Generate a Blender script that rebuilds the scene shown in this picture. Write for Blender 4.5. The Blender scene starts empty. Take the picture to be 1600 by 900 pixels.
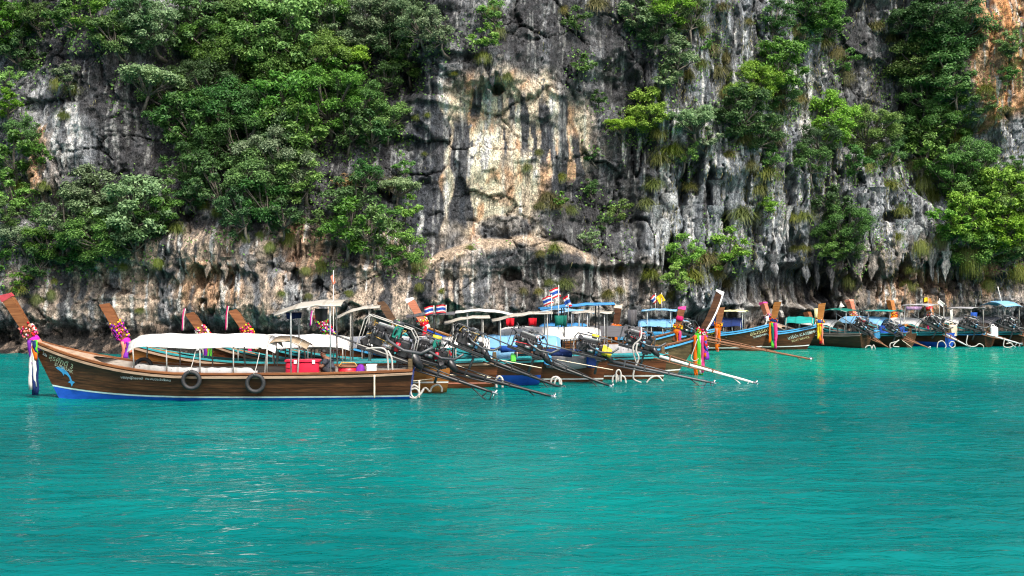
import bpy, bmesh, math, random
import numpy as np
from mathutils import Vector, Matrix, Euler
R = math.radians
SC = bpy.context.scene
COL = SC.collection

# ------------------------------------------------------------------ camera
CAM_H = 3.44
FPX = 2000.0            # focal length in pixels of a 1600 px wide picture
cam = bpy.data.objects.new('camera', bpy.data.cameras.new('camera'))
COL.objects.link(cam)
cam.location = (0, 0, CAM_H)
cam.rotation_euler = (R(90), 0, 0)
cam.data.sensor_width = 36.0
cam.data.lens = 36.0 * FPX / 1600.0
cam.data.clip_start = 0.1
cam.data.clip_end = 6000
SC.camera = cam

# ------------------------------------------------------------------ sky and sun
SUN_EL, SUN_AZ = R(51), R(154)      # azimuth measured clockwise from +Y (view direction): from behind the camera, to the right
world = bpy.data.worlds.new('World'); SC.world = world
world.use_nodes = True
wn = world.node_tree
for n in list(wn.nodes): wn.nodes.remove(n)
sky = wn.nodes.new('ShaderNodeTexSky'); sky.sky_type = 'NISHITA'; sky.sun_disc = False
sky.sun_elevation = SUN_EL; sky.sun_rotation = SUN_AZ
sky.air_density = 1.0; sky.dust_density = 5.0; sky.ozone_density = 1.0
bg = wn.nodes.new('ShaderNodeBackground'); bg.inputs[1].default_value = 0.15
wo = wn.nodes.new('ShaderNodeOutputWorld')
wn.links.new(sky.outputs[0], bg.inputs[0]); wn.links.new(bg.outputs[0], wo.inputs[0])
sl = bpy.data.lights.new('sun', 'SUN'); sl.energy = 2.7; sl.angle = R(12); sl.color = (1.0, 0.95, 0.87)
sun = bpy.data.objects.new('sun', sl); COL.objects.link(sun)
sdir = Vector((math.sin(SUN_AZ) * math.cos(SUN_EL), math.cos(SUN_AZ) * math.cos(SUN_EL), math.sin(SUN_EL)))
sun.rotation_euler = sdir.to_track_quat('Z', 'Y').to_euler()
sun.location = (20, -20, 60)
SC.view_settings.view_transform = 'Standard'; SC.view_settings.look = 'None'
SC.view_settings.exposure = 0.92; SC.view_settings.gamma = 1.0
SC.cycles.use_denoising = True; SC.cycles.denoiser = 'OPENIMAGEDENOISE'; SC.cycles.denoising_input_passes = 'RGB_ALBEDO_NORMAL'; SC.cycles.denoising_prefilter = 'NONE'; SC.cycles.filter_width = 1.15; SC.cycles.use_adaptive_sampling = True; SC.cycles.adaptive_threshold = .012
SC.cycles.max_bounces = 6; SC.cycles.diffuse_bounces = 3; SC.cycles.glossy_bounces = 3
SC.cycles.transmission_bounces = 3; SC.cycles.transparent_max_bounces = 4
SC.cycles.caustics_reflective = False; SC.cycles.caustics_refractive = False
SC.cycles.sample_clamp_indirect = 6.0

def at(px, py, Y):
    """world point seen at pixel (px, py) of the 1600x900 photograph at depth Y"""
    return Vector(((px - 800) / FPX * Y, Y, CAM_H + (450 - py) / FPX * Y))

# ------------------------------------------------------------------ object helpers
def tag(o, label=None, cat=None, group=None, kind=None):
    if label: o['label'] = label
    if cat: o['category'] = cat
    if group: o['group'] = group
    if kind: o['kind'] = kind
    return o
def empty(name, loc=(0, 0, 0), rot=(0, 0, 0)):
    o = bpy.data.objects.new(name, None); COL.objects.link(o)
    o.location = loc; o.rotation_euler = rot; o.empty_display_size = 0.3
    return o
def link(name, me, parent=None, mat=None, loc=None):
    if mat is not None and not me.materials: me.materials.append(mat)
    o = bpy.data.objects.new(name, me); COL.objects.link(o)
    if parent: o.parent = parent
    if loc is not None: o.location = loc
    return o
class MB:
    """collects primitive shapes into one mesh"""
    def __init__(s): s.v = []; s.f = []; s.sm = []
    def add(s, vs, fs, smooth=False):
        b = len(s.v); s.v.extend([tuple(p) for p in vs])
        for f in fs: s.f.append(tuple(b + i for i in f)); s.sm.append(smooth)
        return s
    def grid(s, rows, closed_u=False, closed_v=False, smooth=True, cap=False):
        n, m = len(rows), len(rows[0]); vs = [p for r in rows for p in r]; fs = []
        for i in range(n if closed_u else n - 1):
            for j in range(m if closed_v else m - 1):
                a, b = i * m + j, i * m + (j + 1) % m
                c, d = ((i + 1) % n) * m + (j + 1) % m, ((i + 1) % n) * m + j
                fs.append((a, b, c, d))
        if cap:
            fs.append(tuple(range(m - 1, -1, -1))); fs.append(tuple((n - 1) * m + j for j in range(m)))
        return s.add(vs, fs, smooth)
    def box(s, c, d, rot=None, bev=0.0, taper=1.0):
        hx, hy, hz = d[0] / 2, d[1] / 2, d[2] / 2
        M = (rot if rot is not None else Matrix.Identity(3)); c = Vector(c)
        b = min(bev, hx * .45, hy * .45, hz * .45)
        if b <= 0:
            P = [(sx * hx * (taper if sz > 0 else 1), sy * hy * (taper if sz > 0 else 1), sz * hz) for sz in (-1, 1) for sy in (-1, 1) for sx in (-1, 1)]
            F = [(0, 2, 3, 1), (4, 5, 7, 6), (0, 1, 5, 4), (2, 6, 7, 3), (0, 4, 6, 2), (1, 3, 7, 5)]
            return s.add([c + M @ Vector(p) for p in P], F)
        rows = []
        for (z, i) in ((-hz, b), (-hz + b, 0), (hz - b, 0), (hz, b)):
            k = taper if z > 0 else 1
            x, y = (hx - i) * k, (hy - i) * k; e = b
            rows.append([c + M @ Vector(p) for p in ((-x + e, -y, z), (x - e, -y, z), (x, -y + e, z), (x, y - e, z), (x - e, y, z), (-x + e, y, z), (-x, y - e, z), (-x, -y + e, z))])
        return s.grid(rows, closed_v=True, smooth=False, cap=True)
    def tube(s, pts, r, n=7, cap=True, smooth=True, closed=False):
        pts = [Vector(p) for p in pts]; N = len(pts)
        rs = r if isinstance(r, (list, tuple)) else [r] * N
        rows = []; up = None
        for i in range(N):
            if closed: t = pts[(i + 1) % N] - pts[i - 1]
            else: t = pts[min(i + 1, N - 1)] - pts[max(i - 1, 0)]
            if t.length < 1e-9: t = Vector((0, 0, 1))
            t.normalize()
            if up is None: up = Vector((0, 0, 1)) if abs(t.z) < .9 else Vector((1, 0, 0))
            a = t.cross(up)
            if a.length < 1e-6: a = t.cross(Vector((0, 1, 0)))
            a.normalize(); b = a.cross(t); up = b
            rows.append([pts[i] + (a * math.cos(2 * math.pi * k / n) + b * math.sin(2 * math.pi * k / n)) * rs[i] for k in range(n)])
        return s.grid(rows, closed_u=closed, closed_v=True, smooth=smooth, cap=cap and not closed)
    def ball(s, c, r, n=8, m=5, jit=0.0, rng=random):
        c = Vector(c); rr = r if isinstance(r, (tuple, list)) else (r, r, r); rows = []
        for i in range(m + 1):
            th = math.pi * (0.02 + 0.96 * i / m)
            rows.append([c + Vector((math.sin(th) * math.cos(2 * math.pi * k / n) * rr[0], math.sin(th) * math.sin(2 * math.pi * k / n) * rr[1], math.cos(th) * rr[2])) * (1 + (rng.uniform(-jit, jit) if jit else 0)) for k in range(n)])
        return s.grid(rows, closed_v=True, cap=True)
    def mesh(s, name, mat=None):
        me = bpy.data.meshes.new(name); me.from_pydata(s.v, [], s.f)
        me.polygons.foreach_set('use_smooth', s.sm)
        if mat: me.materials.append(mat)
        me.validate(); me.update(); return me
    def build(s, name, mat, parent=None, loc=None):
        return link(name, s.mesh(name, mat), parent, None, loc)

# ------------------------------------------------------------------ materials
def newmat(name):
    m = bpy.data.materials.new(name); m.use_nodes = True
    nt = m.node_tree
    return m, nt, nt.nodes['Principled BSDF']
def N(nt, t, **kw):
    n = nt.nodes.new(t)
    for k, v in kw.items(): setattr(n, k, v)
    return n
def ramp(nt, fac, stops):
    r = N(nt, 'ShaderNodeValToRGB'); e = r.color_ramp.elements
    while len(e) < len(stops): e.new(0.5)
    for i, (p, c) in enumerate(stops): e[i].position = p; e[i].color = (c[0], c[1], c[2], 1)
    nt.links.new(fac, r.inputs[0]); return r.outputs[0]
def noise(nt, scale, detail=4, rough=.6, vec=None, dist=0.0):
    n = N(nt, 'ShaderNodeTexNoise'); n.inputs['Scale'].default_value = scale
    n.inputs['Detail'].default_value = detail; n.inputs['Roughness'].default_value = rough
    n.inputs['Distortion'].default_value = dist
    if vec is not None: nt.links.new(vec, n.inputs['Vector'])
    return n
def mapping(nt, scale, space='Object'):
    tc = N(nt, 'ShaderNodeTexCoord'); mp = N(nt, 'ShaderNodeMapping')
    mp.inputs['Scale'].default_value = scale
    nt.links.new(tc.outputs[space], mp.inputs[0]); return mp.outputs[0]
def mixc(nt, fac, a, b, mode='MIX'):
    m = N(nt, 'ShaderNodeMix', data_type='RGBA', blend_type=mode)
    for s, v in ((0, fac), (6, a), (7, b)):
        if isinstance(v, bpy.types.NodeSocket): nt.links.new(v, m.inputs[s])
        elif s == 0: m.inputs[0].default_value = v
        else: m.inputs[s].default_value = (v[0], v[1], v[2], 1)
    return m.outputs[2]
def bump(nt, h, strength, dist, b):
    n = N(nt, 'ShaderNodeBump'); n.inputs['Strength'].default_value = strength; n.inputs['Distance'].default_value = dist
    nt.links.new(h, n.inputs['Height']); nt.links.new(n.outputs[0], b.inputs['Normal']); return n

# ------------------------------------------------------------------ vector noise (numpy)
def _hash(ix, iy, seed):
    h = ix.astype(np.uint32) * np.uint32(374761393) + iy.astype(np.uint32) * np.uint32(668265263) + np.uint32(seed * 974634777 & 0xFFFFFFFF)
    h = (h ^ (h >> np.uint32(13))) * np.uint32(1274126177)
    h = (h ^ (h >> np.uint32(16))) * np.uint32(2246822519)
    return h ^ (h >> np.uint32(15))
_TC = np.cos(np.arange(256) * 2 * math.pi / 256).astype(np.float32); _TS = np.sin(np.arange(256) * 2 * math.pi / 256).astype(np.float32)
def pn(x, y, seed=0):
    x = np.asarray(x, np.float32); y = np.asarray(y, np.float32); x, y = np.broadcast_arrays(x, y)
    ix = np.floor(x); iy = np.floor(y); fx = x - ix; fy = y - iy
    ix = ix.astype(np.int32); iy = iy.astype(np.int32)
    u = fx * fx * fx * (fx * (fx * 6 - 15) + 10); v = fy * fy * fy * (fy * (fy * 6 - 15) + 10)
    def g(a, b):
        t = _hash(ix + a, iy + b, seed) >> np.uint32(24)
        return _TC[t] * (fx - a) + _TS[t] * (fy - b)
    return np.float32(1.5) * ((g(0, 0) * (1 - u) + g(1, 0) * u) * (1 - v) + (g(0, 1) * (1 - u) + g(1, 1) * u) * v)
def fbm(x, y, o=4, seed=0, gain=.5, lac=2.03):
    s = 0; a = 1; t = 0
    for k in range(o):
        s = s + a * pn(x, y, seed + k * 17); t += a; a *= gain; x = x * lac + 3.7; y = y * lac + 1.3
    return s / t
def ridged(x, y, o=4, seed=0, gain=.5):
    s = 0; a = 1; t = 0
    for k in range(o):
        s = s + a * (1 - 2 * np.abs(pn(x, y, seed + k * 31))); t += a; a *= gain; x = x * 2.07 + 5.1; y = y * 2.07 + 2.9
    return s / t
def worley(x, y, seed=0):
    """F1, F2 and the random value of the nearest cell"""
    ix = np.floor(x).astype(np.int32); iy = np.floor(y).astype(np.int32)
    f1 = np.full(x.shape, 9.0); f2 = np.full(x.shape, 9.0); cid = np.zeros(x.shape)
    for a in (-1, 0, 1):
        for b in (-1, 0, 1):
            h = _hash(ix + a, iy + b, seed); h2 = _hash(ix + a, iy + b, seed + 71)
            px = ix + a + (h & np.uint32(0xFFFF)) / np.float32(65536); py = iy + b + (h >> np.uint32(16)) / np.float32(65536)
            d = np.hypot(px - x, py - y); near = d < f1
            f2 = np.where(near, f1, np.minimum(f2, d)); cid = np.where(near, h2 / 4294967296.0, cid); f1 = np.where(near, d, f1)
    return f1, f2, cid
def sst(a, b, x):
    t = np.clip((x - a) / (b - a), 0, 1); return t * t * (3 - 2 * t)
# ================================================================== the cliff
DN = 74.0
def Y0(x):                                  # foot of the cliff
    return 69.5 + 20.0 * sst(-10, 34, x) + 0.15 * np.maximum(0, -x - 25)
xs = np.concatenate([np.linspace(-110, -31, 80, endpoint=False), np.arange(-31, 38, 0.075), np.linspace(38, 120, 80)])
zs = np.concatenate([np.arange(-1.2, 23.0, 0.075), np.linspace(23.1, 48, 90)])
X, Z = np.meshgrid(xs.astype(np.float32), zs.astype(np.float32))
# where each spot of the mean rock face lies in the photograph (design coordinates for the features below)
Yn = Y0(X) + .02 * Z - .5
PX = 800 + X / Yn * FPX; PY = 450 - (Z - CAM_H) / Yn * FPX
K = Yn / FPX
WOB = {}
def blob(px, py, rx, ry, p=2.0, wob=.35, seed=3):
    """soft-edged region of the rock, centre and radii in photograph pixels; its edge is frayed by noise"""
    ux = (PX - px) / rx; uz = (PY - py) / ry
    k = seed % 4 + (10 if rx < 45 else 0)
    if k not in WOB: WOB[k] = fbm(X * .55, Z * .3, 4, k) if k < 10 else 1.8 * fbm(X * 1.9, Z * 1.3, 5, k, .62)
    out = np.zeros_like(X); m = (np.abs(ux) < 1.7) & (np.abs(uz) < 1.7)
    d = (np.abs(ux[m]) ** p + np.abs(uz[m]) ** p) ** (1 / p) + wob * WOB[k][m]
    out[m] = sst(1.15, .8, d); return out
wx = fbm(X * .35, Z * .22, 3, 5) * 1.1; wz = fbm(X * .3, Z * .3, 3, 9) * .9
# regions of different character
flute = np.clip(blob(1130, 260, 150, 330, 3) + blob(1400, 330, 110, 200, 2.5) + .8 * blob(350, 390, 150, 110, 2.5) + blob(1270, 330, 60, 220, 3) + .5 * blob(90, 230, 70, 90) + .6 * blob(1560, 150, 60, 160, 3), 0, 1)
cream = np.clip(blob(802, 248, 128, 128, 4, .28, 12) - .95 * blob(890, 330, 55, 55, 2, .4, 13) - .8 * blob(790, 355, 45, 22, 2, .4, 14), 0, 1)
block = np.clip(1 - .75 * flute - .35 * cream, 0, 1)
# --- form
D = 1.3 * fbm(X / 9, Z / 11, 3, 1) + .45 * fbm(X / 3.4 + wx * .3, Z / 4.2, 3, 2)
ribs = ridged((X + wx) / 1.9, (Z + wz) / 11, 3, 21)
ribs2 = ridged((X + .6 * wx) / .75, (Z) / 6.5, 3, 23)
D += flute * (.75 * ribs + .38 * ribs2) + (1 - flute) * (.22 * ribs + .1 * ribs2)
jx = .35 * fbm(X / .8, Z / .8, 4, 44); jz = .35 * fbm(X / .8, Z / .8, 4, 45)
f1, f2, ci = worley((X + wx + jx) / 3.1, (Z + .5 * wz + .12 * X + jz) / 2.2, 41)
vis = sst(-.15, .25, fbm(X / 3.5, Z / 2.5, 3, 46))
crack = sst(.055, .0, f2 - f1) * vis
g1, g2, gi = worley((X + .5 * wx + .8 * jx) / .95, (Z + .4 * wz + .8 * jz) / .8, 43)
vis2 = sst(-.05, .3, fbm(X / 2.2, Z / 1.6, 3, 47))
crack2 = sst(.08, .0, g2 - g1) * vis2
D += block * (.7 * (ci - .5) - .4 * crack) + block * (.35 * (gi - .5) * (.3 + .7 * vis2) - .13 * crack2)
h1, h2, hi = worley((X + .6 * jx) / .42, (Z + .6 * jz) / .34, 48)
rough = (1 - .70 * cream)
D += rough * (.30 * fbm(X / 1.1, Z / 1.3, 5, 51, .6) + .20 * ridged(X / .55, Z / .6, 4, 55, .62)) + block * rough * .20 * (hi - .5) * (.35 + .65 * vis2)
# upright joints: thin deep slots between rounded ribs
def slots(px, pz, w, seed):
    q = np.abs(pn((X + .7 * wx + .25 * jx) / px, (Z + .5 * wz) / pz, seed) + .35 * pn((X + .5 * jx) / (px * .4), Z / (pz * .5), seed + 3)); return sst(w, 0, q)
sv = sst(-.2, .15, fbm(X / 3.2, Z / 4.5, 3, 58)); sl1 = slots(1.5, 7.5, .07, 56) * sv; sl2 = slots(.7, 4.2, .08, 57) * sst(-.1, .25, fbm(X / 2.1, Z / 2.9, 3, 59))
D -= (.25 + .75 * flute) * (1 - .8 * cream) * (1.0 * sl1 + .45 * sl2)
# bedding ledges: the rock steps out and in along wavering, nearly level lines
bed = (Z + 2.2 * fbm(X / 9, Z / 9, 4, 61) + .1 * X) / 2.7
bf = bed - np.floor(bed)
D += sst(-.1, .4, fbm(X / 6, Z / 3, 3, 62)) * (.15 + .3 * block) * (sst(0, .12, bf) * (1 - bf)) * .9
# tiers of flutes that hang free: the rock below the hem is cut back
def hem(px0, px1, py, amp, wob, sc, seed, fade=120):
    zb = py - 27 * wob * (fbm(X[:1] / sc, X[:1] * 0, 4, seed) + .6 * pn(X[:1] / .35, X[:1] * 0 + .5, seed + 5))
    m = sst(px0 - 32, px0 + 16, PX) * sst(px1 + 32, px1 - 16, PX)
    return amp * m * sst(4, -4, PY - zb) * sst(zb - fade, zb - fade * .25, PY)
D += hem(1005, 1110, 455, .9, 1.9, 1.1, 71, 230) + hem(1100, 1260, 400, .8, 1.5, 1.0, 72, 200)
D += hem(1290, 1520, 425, 1.0, 1.7, 1.0, 73, 160) + hem(1330, 1420, 335, .5, .9, .8, 74, 90) + hem(1240, 1330, 300, .6, 1.5, .8, 75, 120)
D += hem(225, 430, 425, .65, 1.1, .9, 76, 150) + hem(560, 660, 420, .5, .5, 1.2, 77, 140) + hem(60, 150, 300, .6, 1.0, .8, 78, 150)
D += hem(655, 800, 132, .40, .5, 1.5, 79, 90) + hem(690, 930, 182, .12, .35, 2, 80, 60) + hem(800, 930, 148, .38, .6, 1.2, 81, 110)
D += hem(0, 60, 330, .5, .9, .9, 82, 120) + hem(880, 1010, 415, 1.1, .4, 2.0, 83, 100) + hem(1480, 1600, 430, .7, 1.3, .9, 84, 140)
D += hem(740, 790, 135, 1.1, .8, .5, 85, 60)
# large masses: the bulge under the pale face, the wooded slope on the left, recesses on the right
D += 1.5 * blob(790, 440, 130, 62, 2.2, .2, 31) + 1.0 * blob(520, 470, 170, 60, 2.4, .2, 32)
D += 1.2 * sst(330, 385, PY) * sst(690, 620, PX) + .5 * sst(430, 480, PY)
slope = sst(360, -60, PY) * sst(180, 280, PX) * sst(690, 600, PX)
D -= 5.0 * slope
D -= 2.6 * sst(330, 0, PY) * sst(150, 40, PX)
D -= 2.4 * blob(1370, 110, 90, 130, 2.4, .3, 33) + 1.6 * blob(1480, 250, 80, 70, 2, .3, 34)
D += 1.0 * blob(1130, 100, 110, 190, 2.2, .3, 35) + 1.3 * blob(1570, 180, 70, 190, 2.2, .25, 36)
D -= 1.3 * blob(950, 260, 70, 160, 2.4, .3, 37)
# caves, slots and the notch cut by the tide
for (px, py, rx, ry, dep) in ((1225, 450, 95, 34, 2.6), (1180, 500, 120, 22, 2.0), (1300, 480, 20, 30, 1.6), (800, 430, 16, 10, 1.0), (775, 137, 13, 9, 1.5), (1068, 300, 7, 42, 1.6),
        (1107, 300, 6, 40, 1.6), (1132, 345, 7, 32, 1.8), (1085, 270, 8, 34, 1.4), (1045, 395, 10, 26, 1.4), (1388, 340, 16, 9, 1.3), (1180, 355, 8, 30, 1.2), (1360, 425, 12, 26, 1.4), (1408, 425, 10, 26, 1.4),
        (1455, 430, 22, 30, 1.2), (1485, 420, 16, 40, 1.2), (300, 340, 9, 9, 1.2), (325, 432, 10, 16, .9), (370, 438, 9, 14, .9), (465, 430, 9, 14, .9), (505, 450, 7, 14, .9), (1040, 420, 8, 16, 1.2), (1340, 285, 7, 20, 1.2),
        (1230, 300, 9, 34, 1.3), (1240, 380, 12, 24, 1.3), (690, 90, 60, 8, .5), (1500, 60, 25, 25, 1.2), (640, 110, 20, 30, 1.2)):
    D -= dep * blob(px, py, rx, ry, 2, .3, 90 + px % 7)
ang = sst(.035, .0, np.abs(K * (430 - PY) - .42 * K * (PX - 600) + .35 * fbm(X / 2, Z / 2, 2, 99))) * sst(480, 530, PX) * sst(690, 640, PX) * sst(470, 455, PY)
D -= .5 * ang
arch = PY - (372 + .0016 * (PX - 800) ** 2 + 10 * fbm(X / 3, Z * 0, 3, 98)); am = sst(640, 670, PX) * sst(960, 920, PX)
D += am * .40 * sst(-3, 5, arch) * sst(60, 20, arch); D -= .15 * am * sst(-16, -2, arch) * sst(2, -3, arch)
notch = sst(2.3, .9, Z + .8 * fbm(X / 2.2, Z / 2.2, 3, 63)) * (1 + .5 * fbm(X / 5, Z * 0, 2, 64))
D -= .75 * notch
foot = sst(.9, -.6, Z + .5 * fbm(X / 1.6, Z / 1.3, 4, 65))
D += 1.9 * foot + .45 * foot * ridged(X / 1.1, Z / .8, 3, 66)
lean = .02 * Z + .12 * np.maximum(0, Z - 23)
Yc = Y0(X) + lean - D
# --- colour of the stone: bare cream and ochre where flakes have fallen, grey weathering, dark run-off streaks, white lime runs
def col(c): return np.array(c)[None, None, :]
def mixn(a, b, m): return a * (1 - m[..., None]) + b * m[..., None]
n1 = fbm(X / 5, Z / 7, 4, 101); n2 = fbm(X / 1.4 + wx, Z / 3.0, 5, 102, .55); n3 = fbm(X / .5, Z / .55, 4, 103, .6)
st1 = fbm((X + .35 * wx) / .55, Z / 7.5, 4, 104, .55); st2 = fbm((X + .25 * wx) / .28, Z / 5.0, 4, 105, .55); st3 = fbm((X + .35 * wx) / 1.1, Z / 9, 3, 106)
grey = mixn(col((.165, .170, .18)), col((.40, .405, .415)), sst(-.08, .22, n2 + .5 * st1 + .2 * n3))
grey = mixn(grey, col((.085, .085, .09)), .88 * sst(.02, .16, n1 + .6 * n2 + .25 * n3 + .05))
pale = np.clip(.9 * blob(1140, 240, 150, 300, 2.5) + .8 * blob(1560, 190, 90, 190) + .6 * blob(1250, 130, 60, 170) + .75 * blob(1400, 330, 100, 150) + .5 * blob(100, 220, 60, 90), 0, 1)
C = mixn(grey, mixn(col((.25, .27, .295)), col((.50, .52, .54)), sst(-.12, .16, st2 + .5 * n3)), pale * .9 * sst(-.3, -.05, st1 + .4 * n2))
warm = np.clip(.95 * blob(440, 440, 270, 100, 2.5, .4, 14) + .7 * blob(150, 450, 150, 60) + .7 * blob(730, 460, 160, 40) + .6 * blob(1440, 440, 170, 70) + .55 * blob(960, 450, 90, 50) + .5 * blob(1220, 480, 80, 40) + .4 * blob(60, 270, 50, 80) + .5 * blob(540, 420, 110, 60), 0, 1)
beige = mixn(col((.33, .285, .24)), col((.49, .40, .325)), sst(-.3, .3, n2 + .4 * n3))
C = mixn(C, beige, warm * sst(-.14, .04, st3 + .7 * n2 + .25 * n3 + .10))
crm = mixn(col((.60, .51, .40)), col((.56, .38, .25)), sst(.0, .3, n2 + .4 * n1))
crm = mixn(crm, col((.78, .72, .62)), .8 * sst(.1, .4, fbm(X / .9, Z / 3.2, 4, 108)))
C = mixn(C, crm, cream * sst(-.62, -.5, st3 + .6 * n3))
och = np.clip(1.2 * blob(1572, 60, 58, 130, 3, .25, 15) + .8 * blob(1545, 150, 18, 60) + blob(1538, 110, 16, 50) + .7 * blob(60, 250, 14, 60) + .6 * blob(1540, 415, 16, 50) + .5 * blob(480, 380, 40, 50) + .5 * blob(345, 450, 60, 40) + .5 * blob(1430, 455, 60, 40), 0, 1)
C = mixn(C, mixn(col((.50, .27, .13)), col((.60, .42, .27)), sst(-.2, .3, st1)), och * sst(-.35, .05, st1 + .5 * n2 + .12))
# dark run-off streaks
dk = sst(.12, .20, st1 + .35 * st2 + .15 * n3) * (.4 + .55 * sst(-.2, .2, n1 + st3))
C = mixn(C, col((.058, .062, .07)), np.clip(dk * (1 - .45 * pale) * (1 - .75 * cream), 0, .9))
for (px, y0, y1, w, sd) in ((717, 185, 355, 13, 1), (668, 150, 378, 23, 2), (742, 140, 180, 8, 3), (726, 290, 350, 12, 4), (820, 150, 240, 6, 5), (850, 160, 260, 8, 6), (880, 150, 300, 8, 7), (866, 190, 300, 5, 8), (835, 190, 260, 4, 9), (905, 210, 320, 10, 10), (790, 200, 250, 3, 11), (650, 270, 380, 14, 12), (800, 150, 190, 5, 13), (780, 150, 175, 5, 14)):
    xc = px + 8 * pn(Z / 2.2, Z * 0 + sd, sd); ww = w * (1 + .5 * pn(Z / 1.3, Z * 0 + sd + .5, sd + 40))
    C = mixn(C, col((.075, .083, .098)), .95 * sst(ww * 1.06, ww * .9, np.abs(PX - xc) + 1.8 * n3) * sst(y1 + 14, y1 - 14, PY - 12 * n2) * sst(y0 - 14, y0 + 8, PY))
C = mixn(C, mixn(col((.52, .42, .32)), col((.62, .50, .38)), sst(-.2, .2, n2)), .8 * am * sst(-4, 2, arch) * sst(22, 8, arch + 22 * n2 + 8 * n3))
dome = blob(850, 445, 90, 45, 2, .35, 16)
C = mixn(C, col((.085, .082, .085)), .8 * dome * sst(-.35, .1, st3 + n2))
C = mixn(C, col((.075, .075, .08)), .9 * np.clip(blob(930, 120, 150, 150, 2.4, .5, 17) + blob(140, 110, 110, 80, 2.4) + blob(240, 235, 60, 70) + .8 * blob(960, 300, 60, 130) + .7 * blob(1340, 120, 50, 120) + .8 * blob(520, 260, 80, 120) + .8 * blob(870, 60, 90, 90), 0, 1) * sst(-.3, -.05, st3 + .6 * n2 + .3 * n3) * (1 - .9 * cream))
# white lime runs
wl = sst(.22, .29, st2 + .3 * st3 + .15 * n3) * np.clip(.35 + .6 * pale + .5 * blob(110, 215, 45, 60) + .5 * warm, 0, .9)
C = mixn(C, col((.66, .66, .64)), wl * .8)
for (px, y0, y1, w, sd) in ((90, 170, 245, 7, 21), (118, 165, 245, 10, 22), (135, 190, 230, 4, 23), (688, 95, 160, 4, 24), (301, 245, 330, 7, 25), (714, 225, 265, 2.5, 26), (1040, 230, 480, 6, 27), (1170, 420, 500, 8, 28), (1222, 300, 380, 5, 29), (655, 330, 380, 3, 30), (1262, 110, 240, 14, 31), (870, 440, 480, 3, 32)):
    xc = px + 6 * pn(Z / 1.6, Z * 0 + sd, sd); ww = w * (1 + .5 * pn(Z / 1.0, Z * 0 + sd + .5, sd + 40))
    C = mixn(C, col((.62, .63, .62)), .85 * sst(ww * 1.2, ww * .7, np.abs(PX - xc) + 1.5 * n3) * sst(y1 + 11, y1 - 11, PY) * sst(y0 - 11, y0 + 11, PY))
# greenish algae along ledges and seeps
al = sst(.1, .35, fbm(X / 2.6, Z / 1.3, 4, 120) + .25 * n3) * np.clip(.55 - .3 * cream + .4 * blob(690, 120, 60, 70) + .4 * blob(900, 120, 70, 60), 0, 1)
C = mixn(C, col((.12, .125, .10)), .22 * al)
# intertidal band: black, brown and oyster-crusted
tide = sst(1.55, 1.15, Z + .5 * fbm(X / 1.3, Z / 1.3, 4, 121))
C = mixn(C, mixn(col((.035, .031, .028)), col((.23, .18, .145)), sst(.0, .3, n3 + .7 * n2)), .92 * tide)
C = mixn(C, C * .35, np.clip(.7 * sl1 * flute + .5 * sl2 * flute + .8 * crack * block + .6 * crack2 * block, 0, 1))      # crevice shade painted into the slots and joints, along with dirt
C = .235 * (C / .25) ** 1.28 * np.array([.97, 1.0, 1.03])[None, None, :]
C = np.clip(C * (1 + (.30 - .2 * cream[..., None]) * n3[..., None]), .012, .62)
nr, nc = X.shape
co = np.stack([X, Yc, Z], -1).reshape(-1, 3).astype(np.float32)
a = (np.arange(nr - 1)[:, None] * nc + np.arange(nc - 1)[None, :]).ravel()
quads = np.stack([a, a + 1, a + nc + 1, a + nc], 1).astype(np.int32)
def np_mesh(name, co, faces, smooth=True):
    me = bpy.data.meshes.new(name); k = faces.shape[1]
    me.vertices.add(len(co)); me.vertices.foreach_set('co', np.ascontiguousarray(co, np.float32).ravel())
    me.loops.add(faces.size); me.loops.foreach_set('vertex_index', np.ascontiguousarray(faces, np.int32).ravel())
    me.polygons.add(len(faces)); me.polygons.foreach_set('loop_start', np.arange(0, faces.size, k, dtype=np.int32))
    me.polygons.foreach_set('loop_total', np.full(len(faces), k, np.int32))
    me.polygons.foreach_set('use_smooth', np.full(len(faces), smooth, bool))
    me.update(); return me
me = np_mesh('cliff', co, quads)
ca = me.color_attributes.new('stone', 'FLOAT_COLOR', 'POINT')
ca.data.foreach_set('color', np.concatenate([C.reshape(-1, 3), np.ones((nr * nc, 1))], 1).astype(np.float32).ravel())

M_ROCK, nt, b = newmat('limestone')
at_ = N(nt, 'ShaderNodeVertexColor'); at_.layer_name = 'stone'
v1 = mapping(nt, (1, 1, .55))
na = noise(nt, 3.2, 5, .72, v1); nb = noise(nt, 14, 3, .75, v1)
gr = ramp(nt, na.outputs[0], [(.32, (.55, .54, .53)), (.47, (.95, .95, .94)), (.56, (1.05, 1.04, 1.02)), (.68, (1.4, 1.36, 1.3))])
c1 = mixc(nt, .9, at_.outputs[0], gr, 'MULTIPLY')
gr2 = ramp(nt, nb.outputs[0], [(.36, (.45, .44, .44)), (.47, (1.0, 1.0, 1.0)), (.66, (1.35, 1.32, 1.27))])
c2 = mixc(nt, .9, c1, gr2, 'MULTIPLY')
b.inputs['Roughness'].default_value = .85; b.inputs['Specular IOR Level'].default_value = .25
vo = N(nt, 'ShaderNodeTexVoronoi'); vo.feature = 'DISTANCE_TO_EDGE'; vo.inputs['Scale'].default_value = 2.3
vd = N(nt, 'ShaderNodeVectorMath', operation='ADD'); nt.links.new(v1, vd.inputs[0]); nt.links.new(na.outputs[1], vd.inputs[1]); nt.links.new(vd.outputs[0], vo.inputs['Vector'])
mh = N(nt, 'ShaderNodeMath', operation='MULTIPLY_ADD'); nt.links.new(nb.outputs[0], mh.inputs[0]); mh.inputs[1].default_value = .8; nt.links.new(na.outputs[0], mh.inputs[2])
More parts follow.
